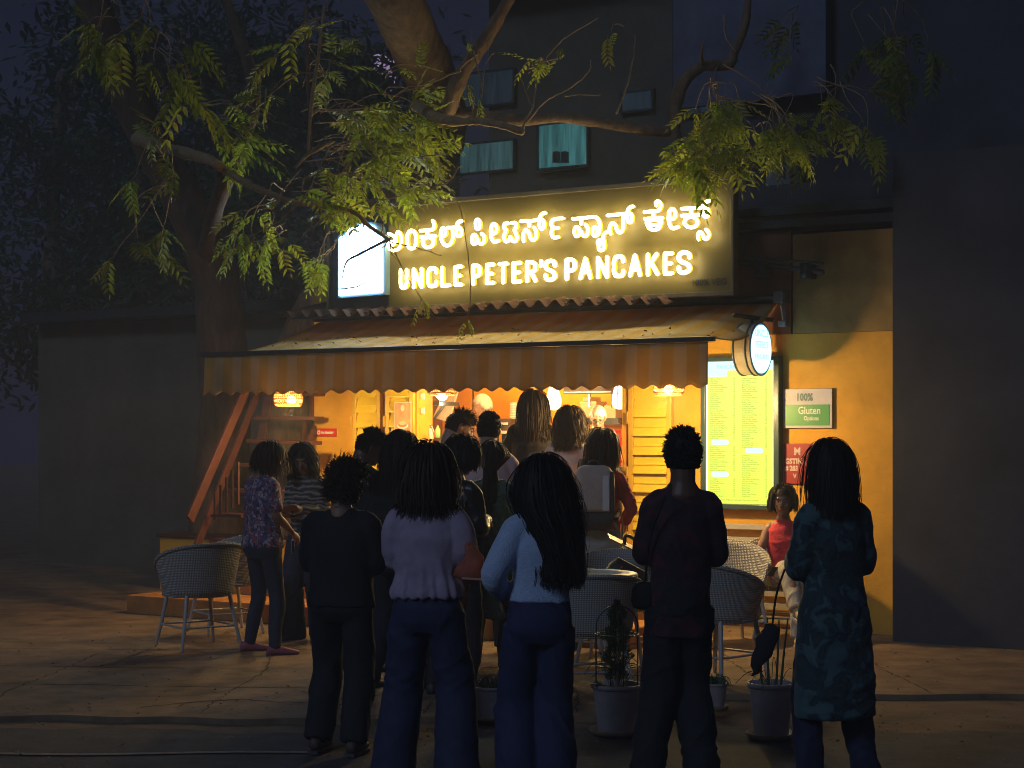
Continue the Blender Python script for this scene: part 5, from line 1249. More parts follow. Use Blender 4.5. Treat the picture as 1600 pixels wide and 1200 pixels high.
HC = Vector((0, .012, 1.585))
def person(label, px, Y, ytop, head=0.0, zb=0.0, female=True, wf=1.0, hair='long', hairm='hair', hl=.35, skin='skin', top=None, topm=None, sleeve='long', sleeve_r=1.0,
           bottom='jeans', botm=None, legst='straight', arms=('front', 'front'), turn=0, nod=0, tilt=0, shoe=(.04, .03, .03), seed=1, sweep=(0, 0), wave=.006, hem=.86, toph=0, folds=.010, face=False,
           hi=False, sit=False, stance=.09, flare=1.0, extra=None, hairn=1350, Hfix=None, foot=None, vol=None, shift=0, squeeze=0, fold_v=.3, fr=1.0, group='people waiting at the shop', cat='person'):
    base = at(px, 675, Y); base.z = zb
    H = Hfix or (zat(ytop, Y) - zb - toph); s = H / 1.70
    t = Thing('person', label, cat, base, 'local', group, rot=head)
    rnd = random.Random(seed)
    if not sit:
        t.o.rotation_euler = (R(rnd.uniform(-1.0, 1.0)), R(rnd.uniform(-1.6, 1.6)), head); of_ = t.o.rotation_euler.to_matrix() @ Vector((0, 0, H)); t.o.location.x -= of_.x
    # head transform about the neck
    NP = Vector((0, -.015, 1.46))
    Mh = Matrix.Translation(NP) @ Euler((R(-nod), R(tilt), R(turn)), 'ZXY').to_matrix().to_4x4() @ Matrix.Translation(-NP)
    hp = lambda x, y, z: Mh @ Vector((x, y, z))
    sw = (.128 if female else .150) * wf
    tz = lambda z: z
    # ---- legs / hips
    if sit:
        hip = [Vector((-.085, .0, .50)), Vector((.085, .0, .50))]; dz = -.42 + .0   # torso lowered
    OFF = Vector((0, 0, -.415)) if sit else Vector((0, 0, 0))
    legs = []
    for i, sx in enumerate((-1, 1)):
        if sit:
            if i == 0: P = [Vector((-.085, 0, .50)), Vector((-.10, .42, .53)), Vector((-.12, .44, .10))]
            else: P = [Vector((.085, 0, .50)), Vector((-.02, .42, .62)), Vector((-.10, .66, .34))]
        else:
            st_ = stance * (1 if not isinstance(stance, tuple) else 1)
            P = [Vector((sx * .085 * wf, 0, .90)), Vector((sx * (.088 * wf + st_ * .25), .02, .48)), Vector((sx * (.08 + st_ * .6), -.02, .085))]
        if not sit:
            P[1] = P[1] + Vector((rnd.uniform(-.012, .012), rnd.uniform(-.01, .075), 0)); P[2] = P[2] + Vector((sx * rnd.uniform(-.01, .03), rnd.uniform(-.10, .07), 0))
        legs.append(P)
    # ---- arms
    ap = {'front': ((.190, .02, 1.11), (.085, .22, 1.15)), 'down': ((.235, -.02, 1.12), (.245, .05, .88)), 'phone': ((.215, .03, 1.13), (.06, .26, 1.22)), 'fold': ((.235, .02, 1.12), (-.02, .20, 1.13)), 'low': ((.205, .0, 1.12), (.15, .18, .98)), 'lap': ((.22, .05, 1.15), (.10, .26, 1.02)),
          'hip': ((.265, -.06, 1.12), (.18, .08, 1.0)), 'pocket': ((.255, -.05, 1.13), (.18, .04, .96)), 'table': ((.24, .10, 1.15), (.14, .36, 1.08))}
    A = []
    for i, sx in enumerate((-1, 1)):
        e, w = ap[arms[i]]; f = sw / .15
        A.append((Vector((sx * sw, -.01, 1.345)), Vector((sx * e[0] * (f * .6 + .4), e[1], e[2])), Vector((sx * w[0], w[1], w[2]))))
    # ---- body, one continuous skin
    g = MB()
    c = HC
    Mr = Mh.to_3x3()
    g.ell(Mh @ c, (.074, .094, .112), 20, 14, Mr)                                   # cranium
    g.ell(Mh @ (c + Vector((0, .030, -.052))), (.058, .066, .072), 16, 10, Mr)       # face
    g.ell(Mh @ (c + Vector((0, .066, -.098))), (.026, .024, .020), 10, 8, Mr)        # chin
    g.tube([hp(0, .098, 1.60), hp(0, .113, 1.57), hp(0, .119, 1.555)], [.009, .012, .015], 8)   # nose
    g.ell(hp(0, .094, 1.612), (.05, .014, .012), 10, 6, Mr)                          # brow
    g.ell(hp(0, .103, 1.521), (.022, .010, .009), 10, 6, Mr)                         # mouth
    for sx in (-1, 1):
        g.ell(hp(sx * .078, .0, 1.575), (.010, .018, .030), 10, 8, Mr)               # ears
        g.ell(hp(sx * .040, .078, 1.555), (.022, .020, .02), 10, 8, Mr)              # cheeks
    nr = .050 if female else .060
    g.tube([hp(0, -.02, 1.54), Vector((0, -.02, 1.46)), Vector((0, -.015, 1.40))], [nr, nr * 1.02, nr * 1.4], 14)
    fw = .92 * wf
    g.rings([(0, 0, .84, .12 * fw, .09), (0, 0, .92, .145 * fw, .105), (0, 0, 1.06, .115 * fw, .085), (0, .005, 1.25, .14 * fw, .10), (0, -.005, 1.35, .145 * fw, .08), (0, -.01, 1.41, .09, .06)], 20)
    for i, sx in enumerate((-1, 1)):
        S, E, W = A[i]
        g.tube(catmull([Vector((sx * .07, -.01, 1.36)), S, S.lerp(E, .5), E, E.lerp(W, .5), W], 3), [.042, .045, .048, .047, .045, .044, .044, .042, .040, .039, .038, .036, .032, .028, .024, .023][:16], 12)
        if hi or face or sleeve != 'long' or True: hand(g, W, W - E, Vector((-sx * .8, .2, -.6)) if arms[i] != 'down' else Vector((-sx, 0, 0)), s=(1 if sx > 0 else -1), curl=.55)
    V = g.V
    if sit: g.V = [tuple(Vector(v) + OFF) for v in g.V]
    for P in legs: g.tube(catmull(P, 4), [.075, .072, .068, .062, .052, .05, .045, .04, .035], 12)
    g.V = [(x * s, y * s, z * s) for x, y, z in g.V]
    me = remesh(g, .0075 if (hi or face) else .0095, 2); me.materials.append(M[skin])
    link('body', me, t.o)
    # ---- top
    if top != 'none':
        g = MB()
        x = 1.0 * wf
        if female: prof = [(1.43, .060, .052), (1.405, .086, .062), (1.375, .118, .074), (1.335, .140, .09), (1.28, .148, .108), (1.24, .150, .118), (1.15, .142, .108), (1.06, .138, .104), (.98, .152, .115), (.90, .166, .124), (.84, .172, .128), (.74, .178, .130), (.55, .19, .14), (.36, .21, .16)]
        else: prof = [(1.44, .066, .058), (1.418, .098, .07), (1.39, .135, .083), (1.345, .162, .10), (1.28, .172, .115), (1.20, .178, .122), (1.10, .168, .118), (1.00, .165, .115), (.90, .170, .12), (.80, .172, .12), (.70, .175, .12), (.5, .18, .13)]
        L_ = []
        for z, rx, ry in prof:
            if z < hem - .001: break
            f = 1 + (flare - 1) * max(0, min(1, (1.22 - z) / .4)); L_.append((0, -.004, z, rx * x * f, ry * f * (x * .5 + .5)))
        z, rx, ry = L_[-1][2], L_[-1][3], L_[-1][4]
        if z > hem + .01: L_.append((0, -.004, hem, rx * 1.01, ry * 1.01))
        g.rings(L_, 28, 2.15)
        for i, sx in enumerate((-1, 1)):
            S, E, W = A[i]; q = sleeve_r
            if sleeve == 'long': P = [S - Vector((sx * .06, 0, -.03)), S + Vector((0,0,-.006)), S.lerp(E, .5), E, E.lerp(W, .5), E.lerp(W, .93)]; rr = [.055, .058 * q, .056 * q, .052 * q, .047 * q, .038 * (q * .5 + .5)]
            elif sleeve == 'short': P = [S - Vector((sx * .06, 0, -.03)), S + Vector((0,0,-.006)), S.lerp(E, .35), S.lerp(E, .72)]; rr = [.055, .058 * q, .060 * q, .062 * q]
            elif sleeve == 'puff': P = [S - Vector((sx * .06, 0, -.02)), S + Vector((sx * .005, 0, .0)), S.lerp(E, .35) + Vector((sx * .015, 0, 0)), S.lerp(E, .75), S.lerp(E, .93)]; rr = [.045, .058, .072, .070, .052]
            else: P = None
            if P:
                k_ = 4; PP = catmull(P, k_); n_ = len(PP); r2 = [np.interp(i_ / (n_ - 1) * (len(rr) - 1), range(len(rr)), rr) for i_ in range(n_)]; g.tube(PP, r2, 16)
        if sit: g.V = [tuple(Vector(v) + OFF) for v in g.V]
        if extra: extra(g)
        g.V = [(a * s, b_ * s, c_ * s) for a, b_, c_ in g.V]
        ff = fold_fn(seed, folds, fold_v, fr)
        if top == 'gather':
            gt = gathers(.011, 17, 1.12 * s, .86 * s, seed); f2 = lambda co: ff(co) + gt(co)
        else: f2 = ff
        me = remesh(g, .0105, 2, f2); me.materials.append(topm); link('top', me, t.o)
    # ---- bottom
    if bottom != 'none':
        g = MB()
        if not sit: g.rings([(0, 0, 1.04, .128 * wf, .10), (0, 0, .98, .145 * wf, .11), (0, -.006, .90, .163 * wf, .122), (0, -.004, .83, .165 * wf, .118), (0, 0, .77, .13 * wf, .09)], 28, 2.3)
        else: g.rings([(0, 0, .62, .13, .10), (0, 0, .55, .16, .13), (0, .02, .47, .165, .14), (0, .03, .44, .14, .12)], 28, 2.3)
        R_ = {'straight': (.088, .075, .068, .068), 'wide': (.098, .100, .108, .116), 'skinny': (.086, .062, .055, .045), 'loose': (.095, .092, .088, .084)}[legst]
        for P in legs:
            Q = [P[0] + Vector((0, 0, -.04 if not sit else 0)), P[1], P[1].lerp(P[2], .5), P[2] + Vector((0, 0, -.055 if legst == 'wide' else -.01))]
            PP = catmull([Q[0], Q[0].lerp(Q[1], .5), Q[1], Q[2], Q[3]], 4); n_ = len(PP); rr = [R_[0], (R_[0] + R_[1]) / 2, R_[1], R_[2], R_[3]]
            r2 = [np.interp(i_ / (n_ - 1) * 4, range(5), rr) for i_ in range(n_)]; g.tube(PP, r2, 18, dome=False)
        g.V = [(a * s, b_ * s, c_ * s) for a, b_, c_ in g.V]
        me = remesh(g, .0105, 2, fold_fn(seed + 50, .012, .45, .7)); me.materials.append(botm); link('trousers' if bottom != 'skirt' else 'skirt', me, t.o)
    # ---- shoes
    sm = mat('shoe_upper', shoe, .6, .15, 20); so_ = mat('shoe_sole', (.45, .43, .42) if sum(shoe) > .3 or max(shoe) > .2 else (.05, .05, .05), .6, .1)
    for i, P in enumerate(legs):
        an = P[2]; f = foot[i] if foot else (0, 0)
        yaw = R(f[0]); Mz = Matrix.Translation(Vector((an[0], an[1], an[2] - .085))) @ Matrix.Rotation(yaw, 4, 'Z') @ Matrix.Rotation(R(f[1]), 4, 'X')
        g = MB(); rr = []
        for y, w_, h_ in ((-.07, .020, .05), (-.06, .032, .075), (-.02, .036, .088), (.03, .037, .078), (.09, .044, .060), (.14, .043, .048), (.17, .032, .04), (.185, .015, .03)):
            rr.append([tuple((Mz @ Vector((w_ * math.cos(a), y, .018 + max(0, h_ * (math.sin(a) * .5 + .5))))) * s) for a in (2 * math.pi * k / 14 for k in range(14))])
        g.ring_loft(rr); u_ = t.add('shoe', g, sm, smooth=True)
        g = MB(); g.ring_loft([[tuple((Mz @ Vector((w_ * k2, y * 1.02, z_))) * s) for (w_, y) in ((.03, -.075), (.038, -.03), (.04, .03), (.047, .09), (.046, .14), (.034, .175), (.01, .193), (-.01, .193), (-.034, .175), (-.046, .14), (-.047, .09), (-.04, .03), (-.038, -.03), (-.03, -.075))] for z_, k2 in ((.0, 1), (.022, 1.03))])
        t.add('sole', g, so_, parent=u_)
    # ---- face details
    if face:
        for sx in (-1, 1):
            p = hp(sx * .030, .092, 1.588) + OFF
            g = MB(); g.ell(p * s, (.0125 * s, .009 * s, .0065 * s), 12, 8, Mr); t.add('eye', g, mat('eye_white', (.45, .42, .4), .2, 0), smooth=True)
            q = hp(sx * .030, .0995, 1.587) + OFF; g = MB(); g.ell(q * s, (.006 * s, .004 * s, .006 * s), 10, 6, Mr); t.add('iris', g, M['black'], smooth=True)
            g = MB(); P = [(hp(sx * .014, .104, 1.607) + OFF) * s, (hp(sx * .030, .106, 1.613) + OFF) * s, (hp(sx * .050, .092, 1.607) + OFF) * s]; g.tube(catmull(P, 4), .0028 * s, 6); t.add('eyebrow', g, M['hair'], smooth=True)
        g = MB(); P = [(hp(-.02, .107, 1.522) + OFF) * s, (hp(0, .1145, 1.524) + OFF) * s, (hp(.02, .107, 1.522) + OFF) * s]; g.tube(catmull(P, 4), .0055 * s, 8); t.add('lips', g, mat('lip', (.25, .07, .06), .4, .1), smooth=True)
    # ---- hair
    rs = np.random.RandomState(seed)
    if vol is None: vol = .16 if hair == 'long' else 0
    hr = np.array([.080, .100, .118]) * (1 + vol * np.array([1, .8, .25]))
    c0 = np.array(c); Mn = np.array(Mh); Ri = Mn[:3, :3]
    def toW(P): return P @ Ri.T + Mn[:3, 3]
    def toL(P): return (P - Mn[:3, 3]) @ Ri
    g = MB(); cap_k = 1.03 if hair != 'net' else 1.10
    n1, n2 = 26, 18; idx = {}
    for i in range(n2 + 1):
        th_ = math.pi * i / n2
        for j in range(n1):
            a = 2 * math.pi * j / n1; v = Vector((math.sin(th_) * math.cos(a), math.sin(th_) * math.sin(a), math.cos(th_)))
            idx[i, j] = len(g.V); g.V.append(tuple(Mh @ (c + Vector((v.x * hr[0], v.y * hr[1], v.z * hr[2])) * cap_k)))
    def keep(i, j):
        th_ = math.pi * (i + .5) / n2; a = 2 * math.pi * (j + .5) / n1; y = math.sin(th_) * math.sin(a); z = math.cos(th_)
        if hair in ('short', 'net', 'shortgrey'): return z > -.55 + .0 * y and not (y > -.05 and z < .05 + .45 * max(0, y)) and not (abs(y) < .25 and z < -.1)
        return not (y > .12 and z < .55) and z > -.95
    for i in range(n2):
        for j in range(n1):
            if keep(i, j): g.face((idx[i, j], idx[i, (j + 1) % n1], idx[i + 1, (j + 1) % n1], idx[i + 1, j]))
    if hair == 'net':
        g.V = [(a * s, b_ * s, c_ * s) for a, b_, c_ in g.V]
        me = g.mesh('hair_net', mat('hair_net_cloth', (.50, .47, .38), .7, .25, 60, .4, 90), smooth=True); o = link('hair_net', me, t.o)
        m_ = o.modifiers.new('th', 'SOLIDIFY'); m_.thickness = .006
    n = hairn if hair not in ('short', 'curly', 'shortgrey') else int(hairn * 1.6)
    if hair != 'net':
        d = rs.normal(0, 1, (n * 3, 3)); d /= np.linalg.norm(d, axis=1)[:, None]
        if hair in ('short', 'shortgrey'): ok = (d[:, 2] > -.45) & ~((d[:, 1] > 0) & (d[:, 2] < .1 + .5 * d[:, 1])) & ~((np.abs(d[:, 1]) < .25) & (d[:, 2] < -.05))
        elif hair == 'curly': ok = (d[:, 2] > -.6) & ~((d[:, 1] > .1) & (d[:, 2] < .45))
        else: ok = (d[:, 2] > -.25) & ~((d[:, 1] > .3) & (d[:, 2] < .62))
        d = d[ok][:n]; n = len(d)
        layer = rs.uniform(.02, .13 + vol * .6, (n, 1)) * (1 if hair in ('long', 'pony', 'curly') else .35) + (rs.uniform(0, 1, (n, 1)) < .05) * .04 * (hair == 'long'); p = c0 + d * hr * (1 + layer * .8)
        if hair in ('short', 'shortgrey'):
            tang = np.stack([d[:, 0] * .3, d[:, 1] * .3 + .35 * (d[:, 2] > .5), -.35 - .2 * d[:, 2] + .7 * (d[:, 2] > .6)], 1); v = d * .22 + tang + rs.normal(0, .18, (n, 3)); steps = 5; ds = hl / 5 * rs.uniform(.6, 1.2, (n, 1)) * np.clip(.35 + 1.0 * (d[:, 2:3] + .1), .22, 1.15); grav = .15
        elif hair == 'curly':
            v = d * .55 + rs.normal(0, .5, (n, 3)); steps = 8; ds = .0085 * rs.uniform(.7, 1.3, (n, 1)); grav = .05
        else:
            sgn = np.where(d[:, 0] >= 0, 1, -1); v = np.stack([d[:, 0] * 1.0 + sgn * .4 * (d[:, 1] > .0), d[:, 1] * .6 - .3 * (d[:, 1] > -.2), -np.ones(n) * .5], 1)
            Ltot = np.maximum(.08, (hl + (c0[2] + d[:, 2] * hr[2] - 1.46)) * rs.uniform(.80, 1.04, n)); steps = 30; ds = (Ltot / steps)[:, None]; grav = .55
        if hair == 'long' or hair == 'pony': v = v - d * (v * d).sum(1)[:, None]
        v /= np.linalg.norm(v, axis=1)[:, None]; p = toW(p); v = v @ Ri.T
        path = [p.copy()]
        ells = [(np.array([0, -.005, 1.365]), np.array([sw * 1.22, .085, .075])), (np.array([0, 0, 1.18]), np.array([.175 * wf, .135, .27]))]
        for k in range(steps):
            f = np.array([sweep[0] * .05, sweep[1] * .05, -grav * .35])
            v = v + f + rs.normal(0, .045, (n, 3)); v /= np.linalg.norm(v, axis=1)[:, None]; q = p + v * ds
            if hair not in ('short', 'curly', 'shortgrey'):
                l = toL(q) - c0; e_ = l / hr; r_ = np.linalg.norm(e_, axis=1)[:, None]; lim = 1 + layer; ins = (r_ < lim)[:, 0]
                l[ins] = (e_ / r_ * lim * hr)[ins]
                fr_ = (l[:, 1] > .02) & (l[:, 2] < .045) & (np.abs(l[:, 0]) < .078); l[fr_, 0] = np.where(l[fr_, 0] >= 0, .078, -.078) * (1 + layer[fr_, 0] * .5)
                q = toW(l + c0)
                for ec, er in ells:
                    e_ = (q - ec) / er; r_ = np.linalg.norm(e_, axis=1)[:, None]; lim = 1 + layer * .5; ins = (r_ < lim)[:, 0]; q[ins] = (ec + e_ / r_ * lim * er)[ins]
                nv = q - p; nv /= (np.linalg.norm(nv, axis=1)[:, None] + 1e-9); v = nv
            p = q; path.append(p.copy())
        path = np.array(path); K = len(path)
        if hair in ('long', 'pony'):
            lo_ = np.stack([toL(q_) - c0 for q_ in path]); bad = ((np.abs(lo_[:, :, 0]) < .066) & (lo_[:, :, 1] > .035) & (lo_[:, :, 2] < .055) & (lo_[:, :, 2] > -.13)).any(0)
            path = path[:, ~bad]; n = path.shape[1]
        ph = rs.uniform(0, 6.3, n); tt = np.linspace(0, 1, K)[:, None]
        if hair == 'curly':
            tt2 = np.arange(K)[:, None]; path[:, :, 0] += .013 * np.sin(tt2 * 1.2 + ph); path[:, :, 2] += .013 * np.cos(tt2 * 1.2 + ph); path[:, :, 1] += .010 * np.sin(tt2 * .9 + ph * 2)
        elif hair not in ('short', 'shortgrey'):
            zz = path[:, :, 2]; path[:, :, 0] += wave * tt * np.sin(zz * 42 + (ph * .5 + np.round(ph) * .5 if wave > .012 else ph)); path[:, :, 1] += wave * .7 * tt * np.cos(zz * 42 + np.round(ph) * 1.3)
        if shift or squeeze:
            k_ = np.clip((1.50 - path[:, :, 2]) / .28, 0, 1); path[:, :, 0] = path[:, :, 0] * (1 - squeeze * k_) + shift * k_
        if hair == 'pony':
            gx = np.array([0, -.125]); zz = path[:, :, 2:3]; k_ = np.clip((1.60 - zz) / .10, 0, 1) * .72; path[:, :, 0] = path[:, :, 0] * (1 - k_[:, :, 0]); path[:, :, 1] = path[:, :, 1] * (1 - k_[:, :, 0]) + gx[1] * k_[:, :, 0]
        Wd = {'short': .0045, 'shortgrey': .004, 'curly': .0045}.get(hair, .0047)
        tn = np.gradient(path, axis=0); tn /= (np.linalg.norm(tn, axis=2)[:, :, None] + 1e-9)
        hw = np.array(Mh @ c); outw = path - hw; outw[:, :, 2] = np.where(path[:, :, 2] > hw[2] - .03, outw[:, :, 2], 0)
        sd_ = np.cross(tn, outw + 1e-4); sd_ /= (np.linalg.norm(sd_, axis=2)[:, :, None] + 1e-9)
        tw = rs.normal(0, .28, (1, n, 1)); ow = np.cross(sd_, tn); sd_ = sd_ * np.cos(tw) + ow * np.sin(tw)
        wd_ = Wd * (1 - .75 * np.linspace(0, 1, K) ** 2)[:, None, None]
        Lv = (path - sd_ * wd_); Rv = (path + sd_ * wd_)
        b0_ = len(g.V); arr = np.stack([Lv, Rv], 2).transpose(1, 0, 2, 3).reshape(-1, 3)
        g.V += [tuple(a) for a in arr]
        for i in range(n):
            o_ = b0_ + i * K * 2
            for k in range(K - 1): a = o_ + 2 * k; g.face((a, a + 1, a + 3, a + 2))
        if sit: g.V = [tuple(Vector(v_) + OFF) for v_ in g.V]
        g.V = [(a * s, b_ * s, c_ * s) for a, b_, c_ in g.V]
        me = bpy.data.meshes.new('hair'); me.from_pydata(g.V, [], g.F); me.materials.append(M[hairm]); me.polygons.foreach_set('use_smooth', [True] * len(me.polygons)); me.update()
        link('hair', me, t.o)
    t.s = s; t.hp = hp; t.H = H; t.A = A
    return t

jeans_navy = mat('navy_denim', (.022, .028, .075), .8, .25, 12, .3, 120)
jeans_navy2 = mat('dark_blue_denim', (.02, .026, .085), .8, .25, 12, .3, 120)
jeans_dark = mat('black_blue_denim', (.03, .034, .055), .8, .3, 12, .3, 120)
jeans_light = mat('pale_blue_denim', (.36, .46, .52), .8, .2, 12, .3, 120)
black_cloth = mat('black_cloth', (.010, .010, .013), .85, .3, 12, .3, 90)
black_trs = mat('black_trousers', (.010, .010, .014), .85, .3, 12, .3, 90)

# --- left pair
floral = pattern_mat('floral_print', (0, 0, 0), [(.03, .035, .12), (.30, .06, .08), (.08, .09, .20), (.42, .38, .42), (.025, .03, .08), (.18, .10, .22), (.35, .12, .12)], 58, 'voronoi')
person('woman in a blue and red floral short sleeved top with pink sneakers', 411, 13.0, 690, head=R(-52), wf=1.28, hair='long', hl=.04, hairm='hair_b', sleeve='short', topm=floral, botm=jeans_dark, legst='skinny', arms=('front', 'low'), shoe=(.42, .10, .12), seed=11, hem=.86, turn=-8, nod=22, stance=.14, hi=True, wave=.014, foot=((-25, 0), (-28, 0)), hairn=700)
zebra = pattern_mat('grey_striped_print', (0, 0, 0), [(.03, .028, .028), (.20, .18, .16), (.05, .045, .045), (.34, .30, .26)], 9, 'wave')
person('girl looking down in a black and grey streaked blouse, facing the camera', 478, 13.8, 692, head=R(158), hair='long', hl=.06, sleeve='long', topm=zebra, botm=jeans_dark, legst='wide', arms=('front', 'front'), seed=12, nod=-0 + 24, turn=12, face=True, wave=.018, skin='skin', toph=.0, hem=.9)
# --- person in black with curly hair
person('person in a bulky black jacket with short curly hair, seen from behind', 536, 9.1, 712, head=R(-16), female=False, wf=1.18, hair='curly', hairm='hair_b', top='plain', topm=black_cloth, botm=black_trs, legst='loose', arms=('front', 'front'), seed=13, toph=.045, hem=.86, turn=-30, nod=8, stance=.05, sleeve_r=1.22, skin='skin', hairn=900, shoe=(.08, .05, .035), folds=.010)
person('dark haired man looking right behind the curly haired person', 566, 12.0, 667, head=R(-42), female=False, wf=.95, hair='short', hl=.028, top='plain', topm=black_cloth, botm=black_trs, arms=('front', 'front'), seed=14, turn=-28, nod=20, tilt=10, skin='skin_d')
person('woman in black with smooth long dark hair tilting her head to the right', 612, 11.2, 672, head=R(-28), hair='long', hl=.22, top='plain', topm=black_cloth, botm=black_trs, arms=('front', 'front'), seed=15, turn=-22, nod=14, tilt=12, wave=.002, skin='skin_d', wf=1.05, vol=.05)
lilac = mat('lilac_cotton', (.40, .31, .40), .85, .14, 12, .2, 150)
def peplum(g): pass
person('woman in a lilac puff sleeved peplum blouse and wide navy jeans, seen from behind', 668, 8.15, 697, head=R(-12), hair='long', hl=.13, vol=.2, hairm='hair_b', top='gather', topm=lilac, sleeve='puff', botm=jeans_navy, legst='wide', arms=('front', 'low'), seed=16, turn=-6, nod=6, stance=.16, flare=1.22, hem=.95, hi=True, folds=.009, wave=.006, wf=1.08, hairn=900)
leather = mat('black_leather', (.012, .012, .013), .35, .3, 12, .2, 60)
person('woman with a dark bob in a glossy black jacket beside the lilac blouse', 716, 10.9, 683, head=R(-32), hair='long', hl=-.03, top='plain', topm=leather, botm=black_trs, arms=('front', 'front'), seed=17, turn=-6, nod=12, wf=.98, skin='skin')
maroon = mat('maroon_cotton', (.10, .012, .015), .85, .2, 10, .3, 60)
person('man with fuzzy greying hair and moustache looking right, in a maroon shirt', 706, 13.5, 636, head=R(-62), female=False, wf=.95, hair='shortgrey', hl=.034, hairm='hair_b', top='plain', topm=maroon, sleeve='short', botm=jeans_dark, arms=('front', 'front'), seed=18, nod=26, turn=-12, skin='skin_l', face=True, hairn=700)
mauve = mat('mauve_shirt', (.62, .42, .42), .85, .12, 10, .3, 60)
person('short haired man in a mauve shirt seen from behind, in front of the left cook', 764, 13.0, 645, head=R(-6), female=False, wf=1.08, hair='short', hl=.018, top='plain', topm=mauve, sleeve='short', botm=jeans_dark, arms=('front', 'front'), seed=19, skin='skin_l', nod=4)
green_print = pattern_mat('green_leaf_print', (0, 0, 0), [(.02, .035, .02), (.05, .10, .03), (.03, .05, .06), (.09, .15, .05), (.06, .09, .10)], 14, 'soft')
person('woman with a long dark ponytail in a green leafy dress', 768, 12.0, 690, head=R(-8), hair='pony', hl=.28, top='plain', topm=green_print, sleeve='short', bottom='jeans', botm=black_trs, arms=('front', 'front'), seed=20, hem=.42, flare=1.12, wf=1.02, folds=.009)
person('woman with very long straight black hair in a black top at the counter', 832, 14.4, 612, head=R(-4), zb=.36, hair='long', hl=.20, hairm='hair_b', top='plain', topm=mat('dark_brown_cloth', (.022, .013, .011), .85, .2), botm=black_trs, arms=('table', 'table'), seed=21, turn=-20, wave=.002, wf=1.2, skin='skin_l', hairn=800)
cream = mat('cream_satin_blouse', (.78, .66, .48), .45, .12, 8, .1, 40)
person('woman with wavy brown hair in a shiny cream blouse at the counter', 888, 14.0, 637, head=R(-14), zb=.18, hair='long', hl=.13, squeeze=.4, shift=-.02, hairm='hair_br', top='plain', topm=cream, sleeve_r=1.15, botm=jeans_dark, arms=('front', 'front'), seed=22, turn=-6, nod=8, wave=.022, wf=1.05, folds=.011, skin='skin_l')
redsw = mat('rust_red_sweater', (.42, .04, .028), .9, .2, 30, .5, 130)
bp = person('woman in a rust red sweater and pale jeans carrying a beige backpack', 941, 13.2, 673, head=R(-10), hair='long', hl=.08, hairm='hair_b', top='plain', topm=redsw, botm=jeans_light, arms=('front', 'hip'), seed=23, hem=.93, wf=1.0, legst='straight', hairn=620, stance=.14, wave=.004, skin='skin_l')
# --- sweater woman
knit = mat('pale_blue_knit', (.52, .64, .88), .95, .12, 40, .9, 170, sheen=.4)
person('woman in a fuzzy pale blue sweater with long black hair swept right', 848, 7.95, 715, head=R(6), hair='long', hl=.42, hairm='hair', top='plain', topm=knit, sleeve_r=1.25, botm=jeans_navy2, legst='wide', arms=('hip', 'front'), seed=24, turn=-14, nod=4, sweep=(.4, -.2), shift=.075, squeeze=.42, hem=.98, flare=1.05, wf=1.0, stance=.03, folds=.010, wave=.010, hairn=2200, hi=True)
dark_floral = pattern_mat('dark_red_floral_shirt', (0, 0, 0), [(.010, .006, .010), (.035, .006, .012), (.014, .008, .012), (.07, .008, .016)], 11, 'soft')
def collar(g): g.rings([(0, -.012, 1.40, .085, .07), (0, -.012, 1.445, .074, .066), (0, -.012, 1.46, .06, .055)], 20)
person('slim man in a dark red patterned shirt with short black hair, seen from behind', 1068, 8.2, 674, head=R(3), female=False, wf=.86, hair='short', hl=.027, top='plain', topm=dark_floral, botm=black_trs, arms=('front', 'front'), seed=25, vol=.10, sleeve='long', sleeve_r=1.15, hem=.72, extra=collar, skin='skin_d', folds=.009, stance=.06, hi=True, hairn=900, legst='loose')
teal_print = pattern_mat('teal_leaf_print', (0, 0, 0), [(.008, .018, .022), (.015, .05, .055), (.010, .022, .03), (.05, .11, .12)], 9, 'soft')
person('person in a dark teal leaf printed long dress at the right edge of the photo', 1298, 7.9, 690, head=R(20), hair='long', hl=.12, wave=.001, vol=.06, top='plain', topm=teal_print, botm=mat('navy_print_cloth', (.012, .016, .05), .85, .5, 10), arms=('front', 'front'), seed=26, hem=.40, flare=1.05, wf=1.0, skin='skin_d', turn=20, sleeve_r=1.2, folds=.009, group='people waiting at the shop')
# --- seated girl
redtop = mat('bright_red_top', (.62, .035, .05), .75, .1, 10, .3, 60)
cream_trs = mat('cream_trousers', (.52, .47, .36), .8, .12, 10, .3, 60)
person('seated girl in a bright red sleeveless top and cream trousers beside the menu board', 1224, 13.85, 750, head=R(172), Hfix=1.62, hair='long', hl=-.02, hairm='hair', top='plain', topm=redtop, sleeve='none', bottom='jeans', botm=cream_trs, legst='straight', arms=('lap', 'lap'), seed=27, sit=True, face=True, turn=-8, nod=6, skin='skin', hem=.90, shoe=(.62, .50, .22), foot=((0, 0), (20, -12)), wf=.92, hairn=500, wave=.003)
# --- cooks
def cook_zb(px, w): return .40
olive = mat('dark_olive_tee', (.07, .055, .022), .85, .15, 10, .2, 60)
aY = lambda px, w: (D0 * C_ - w) / ((px - 800) / FPX * S_ + C_)
ck = person('cook in a dark olive tee, hair net and glasses bending over the counter', 935, aY(935, -.55), 629, head=R(176), zb=.40, hair='net', top='plain', topm=olive, sleeve='short', botm=black_trs, arms=('table', 'table'), seed=28, nod=30, face=True, female=False, skin='skin_l', wf=1.15, group='cooks behind the counter')
person('cook with a pale hair net turned to the left behind the mauve shirt', 760, aY(760, -1.25), 615, head=R(75), zb=.40, hair='net', top='plain', topm=mat('brown_tee', (.10, .04, .02), .85, .15), sleeve='short', botm=black_trs, arms=('table', 'table'), seed=29, nod=14, face=True, female=False, skin='skin_l', group='cooks behind the counter')
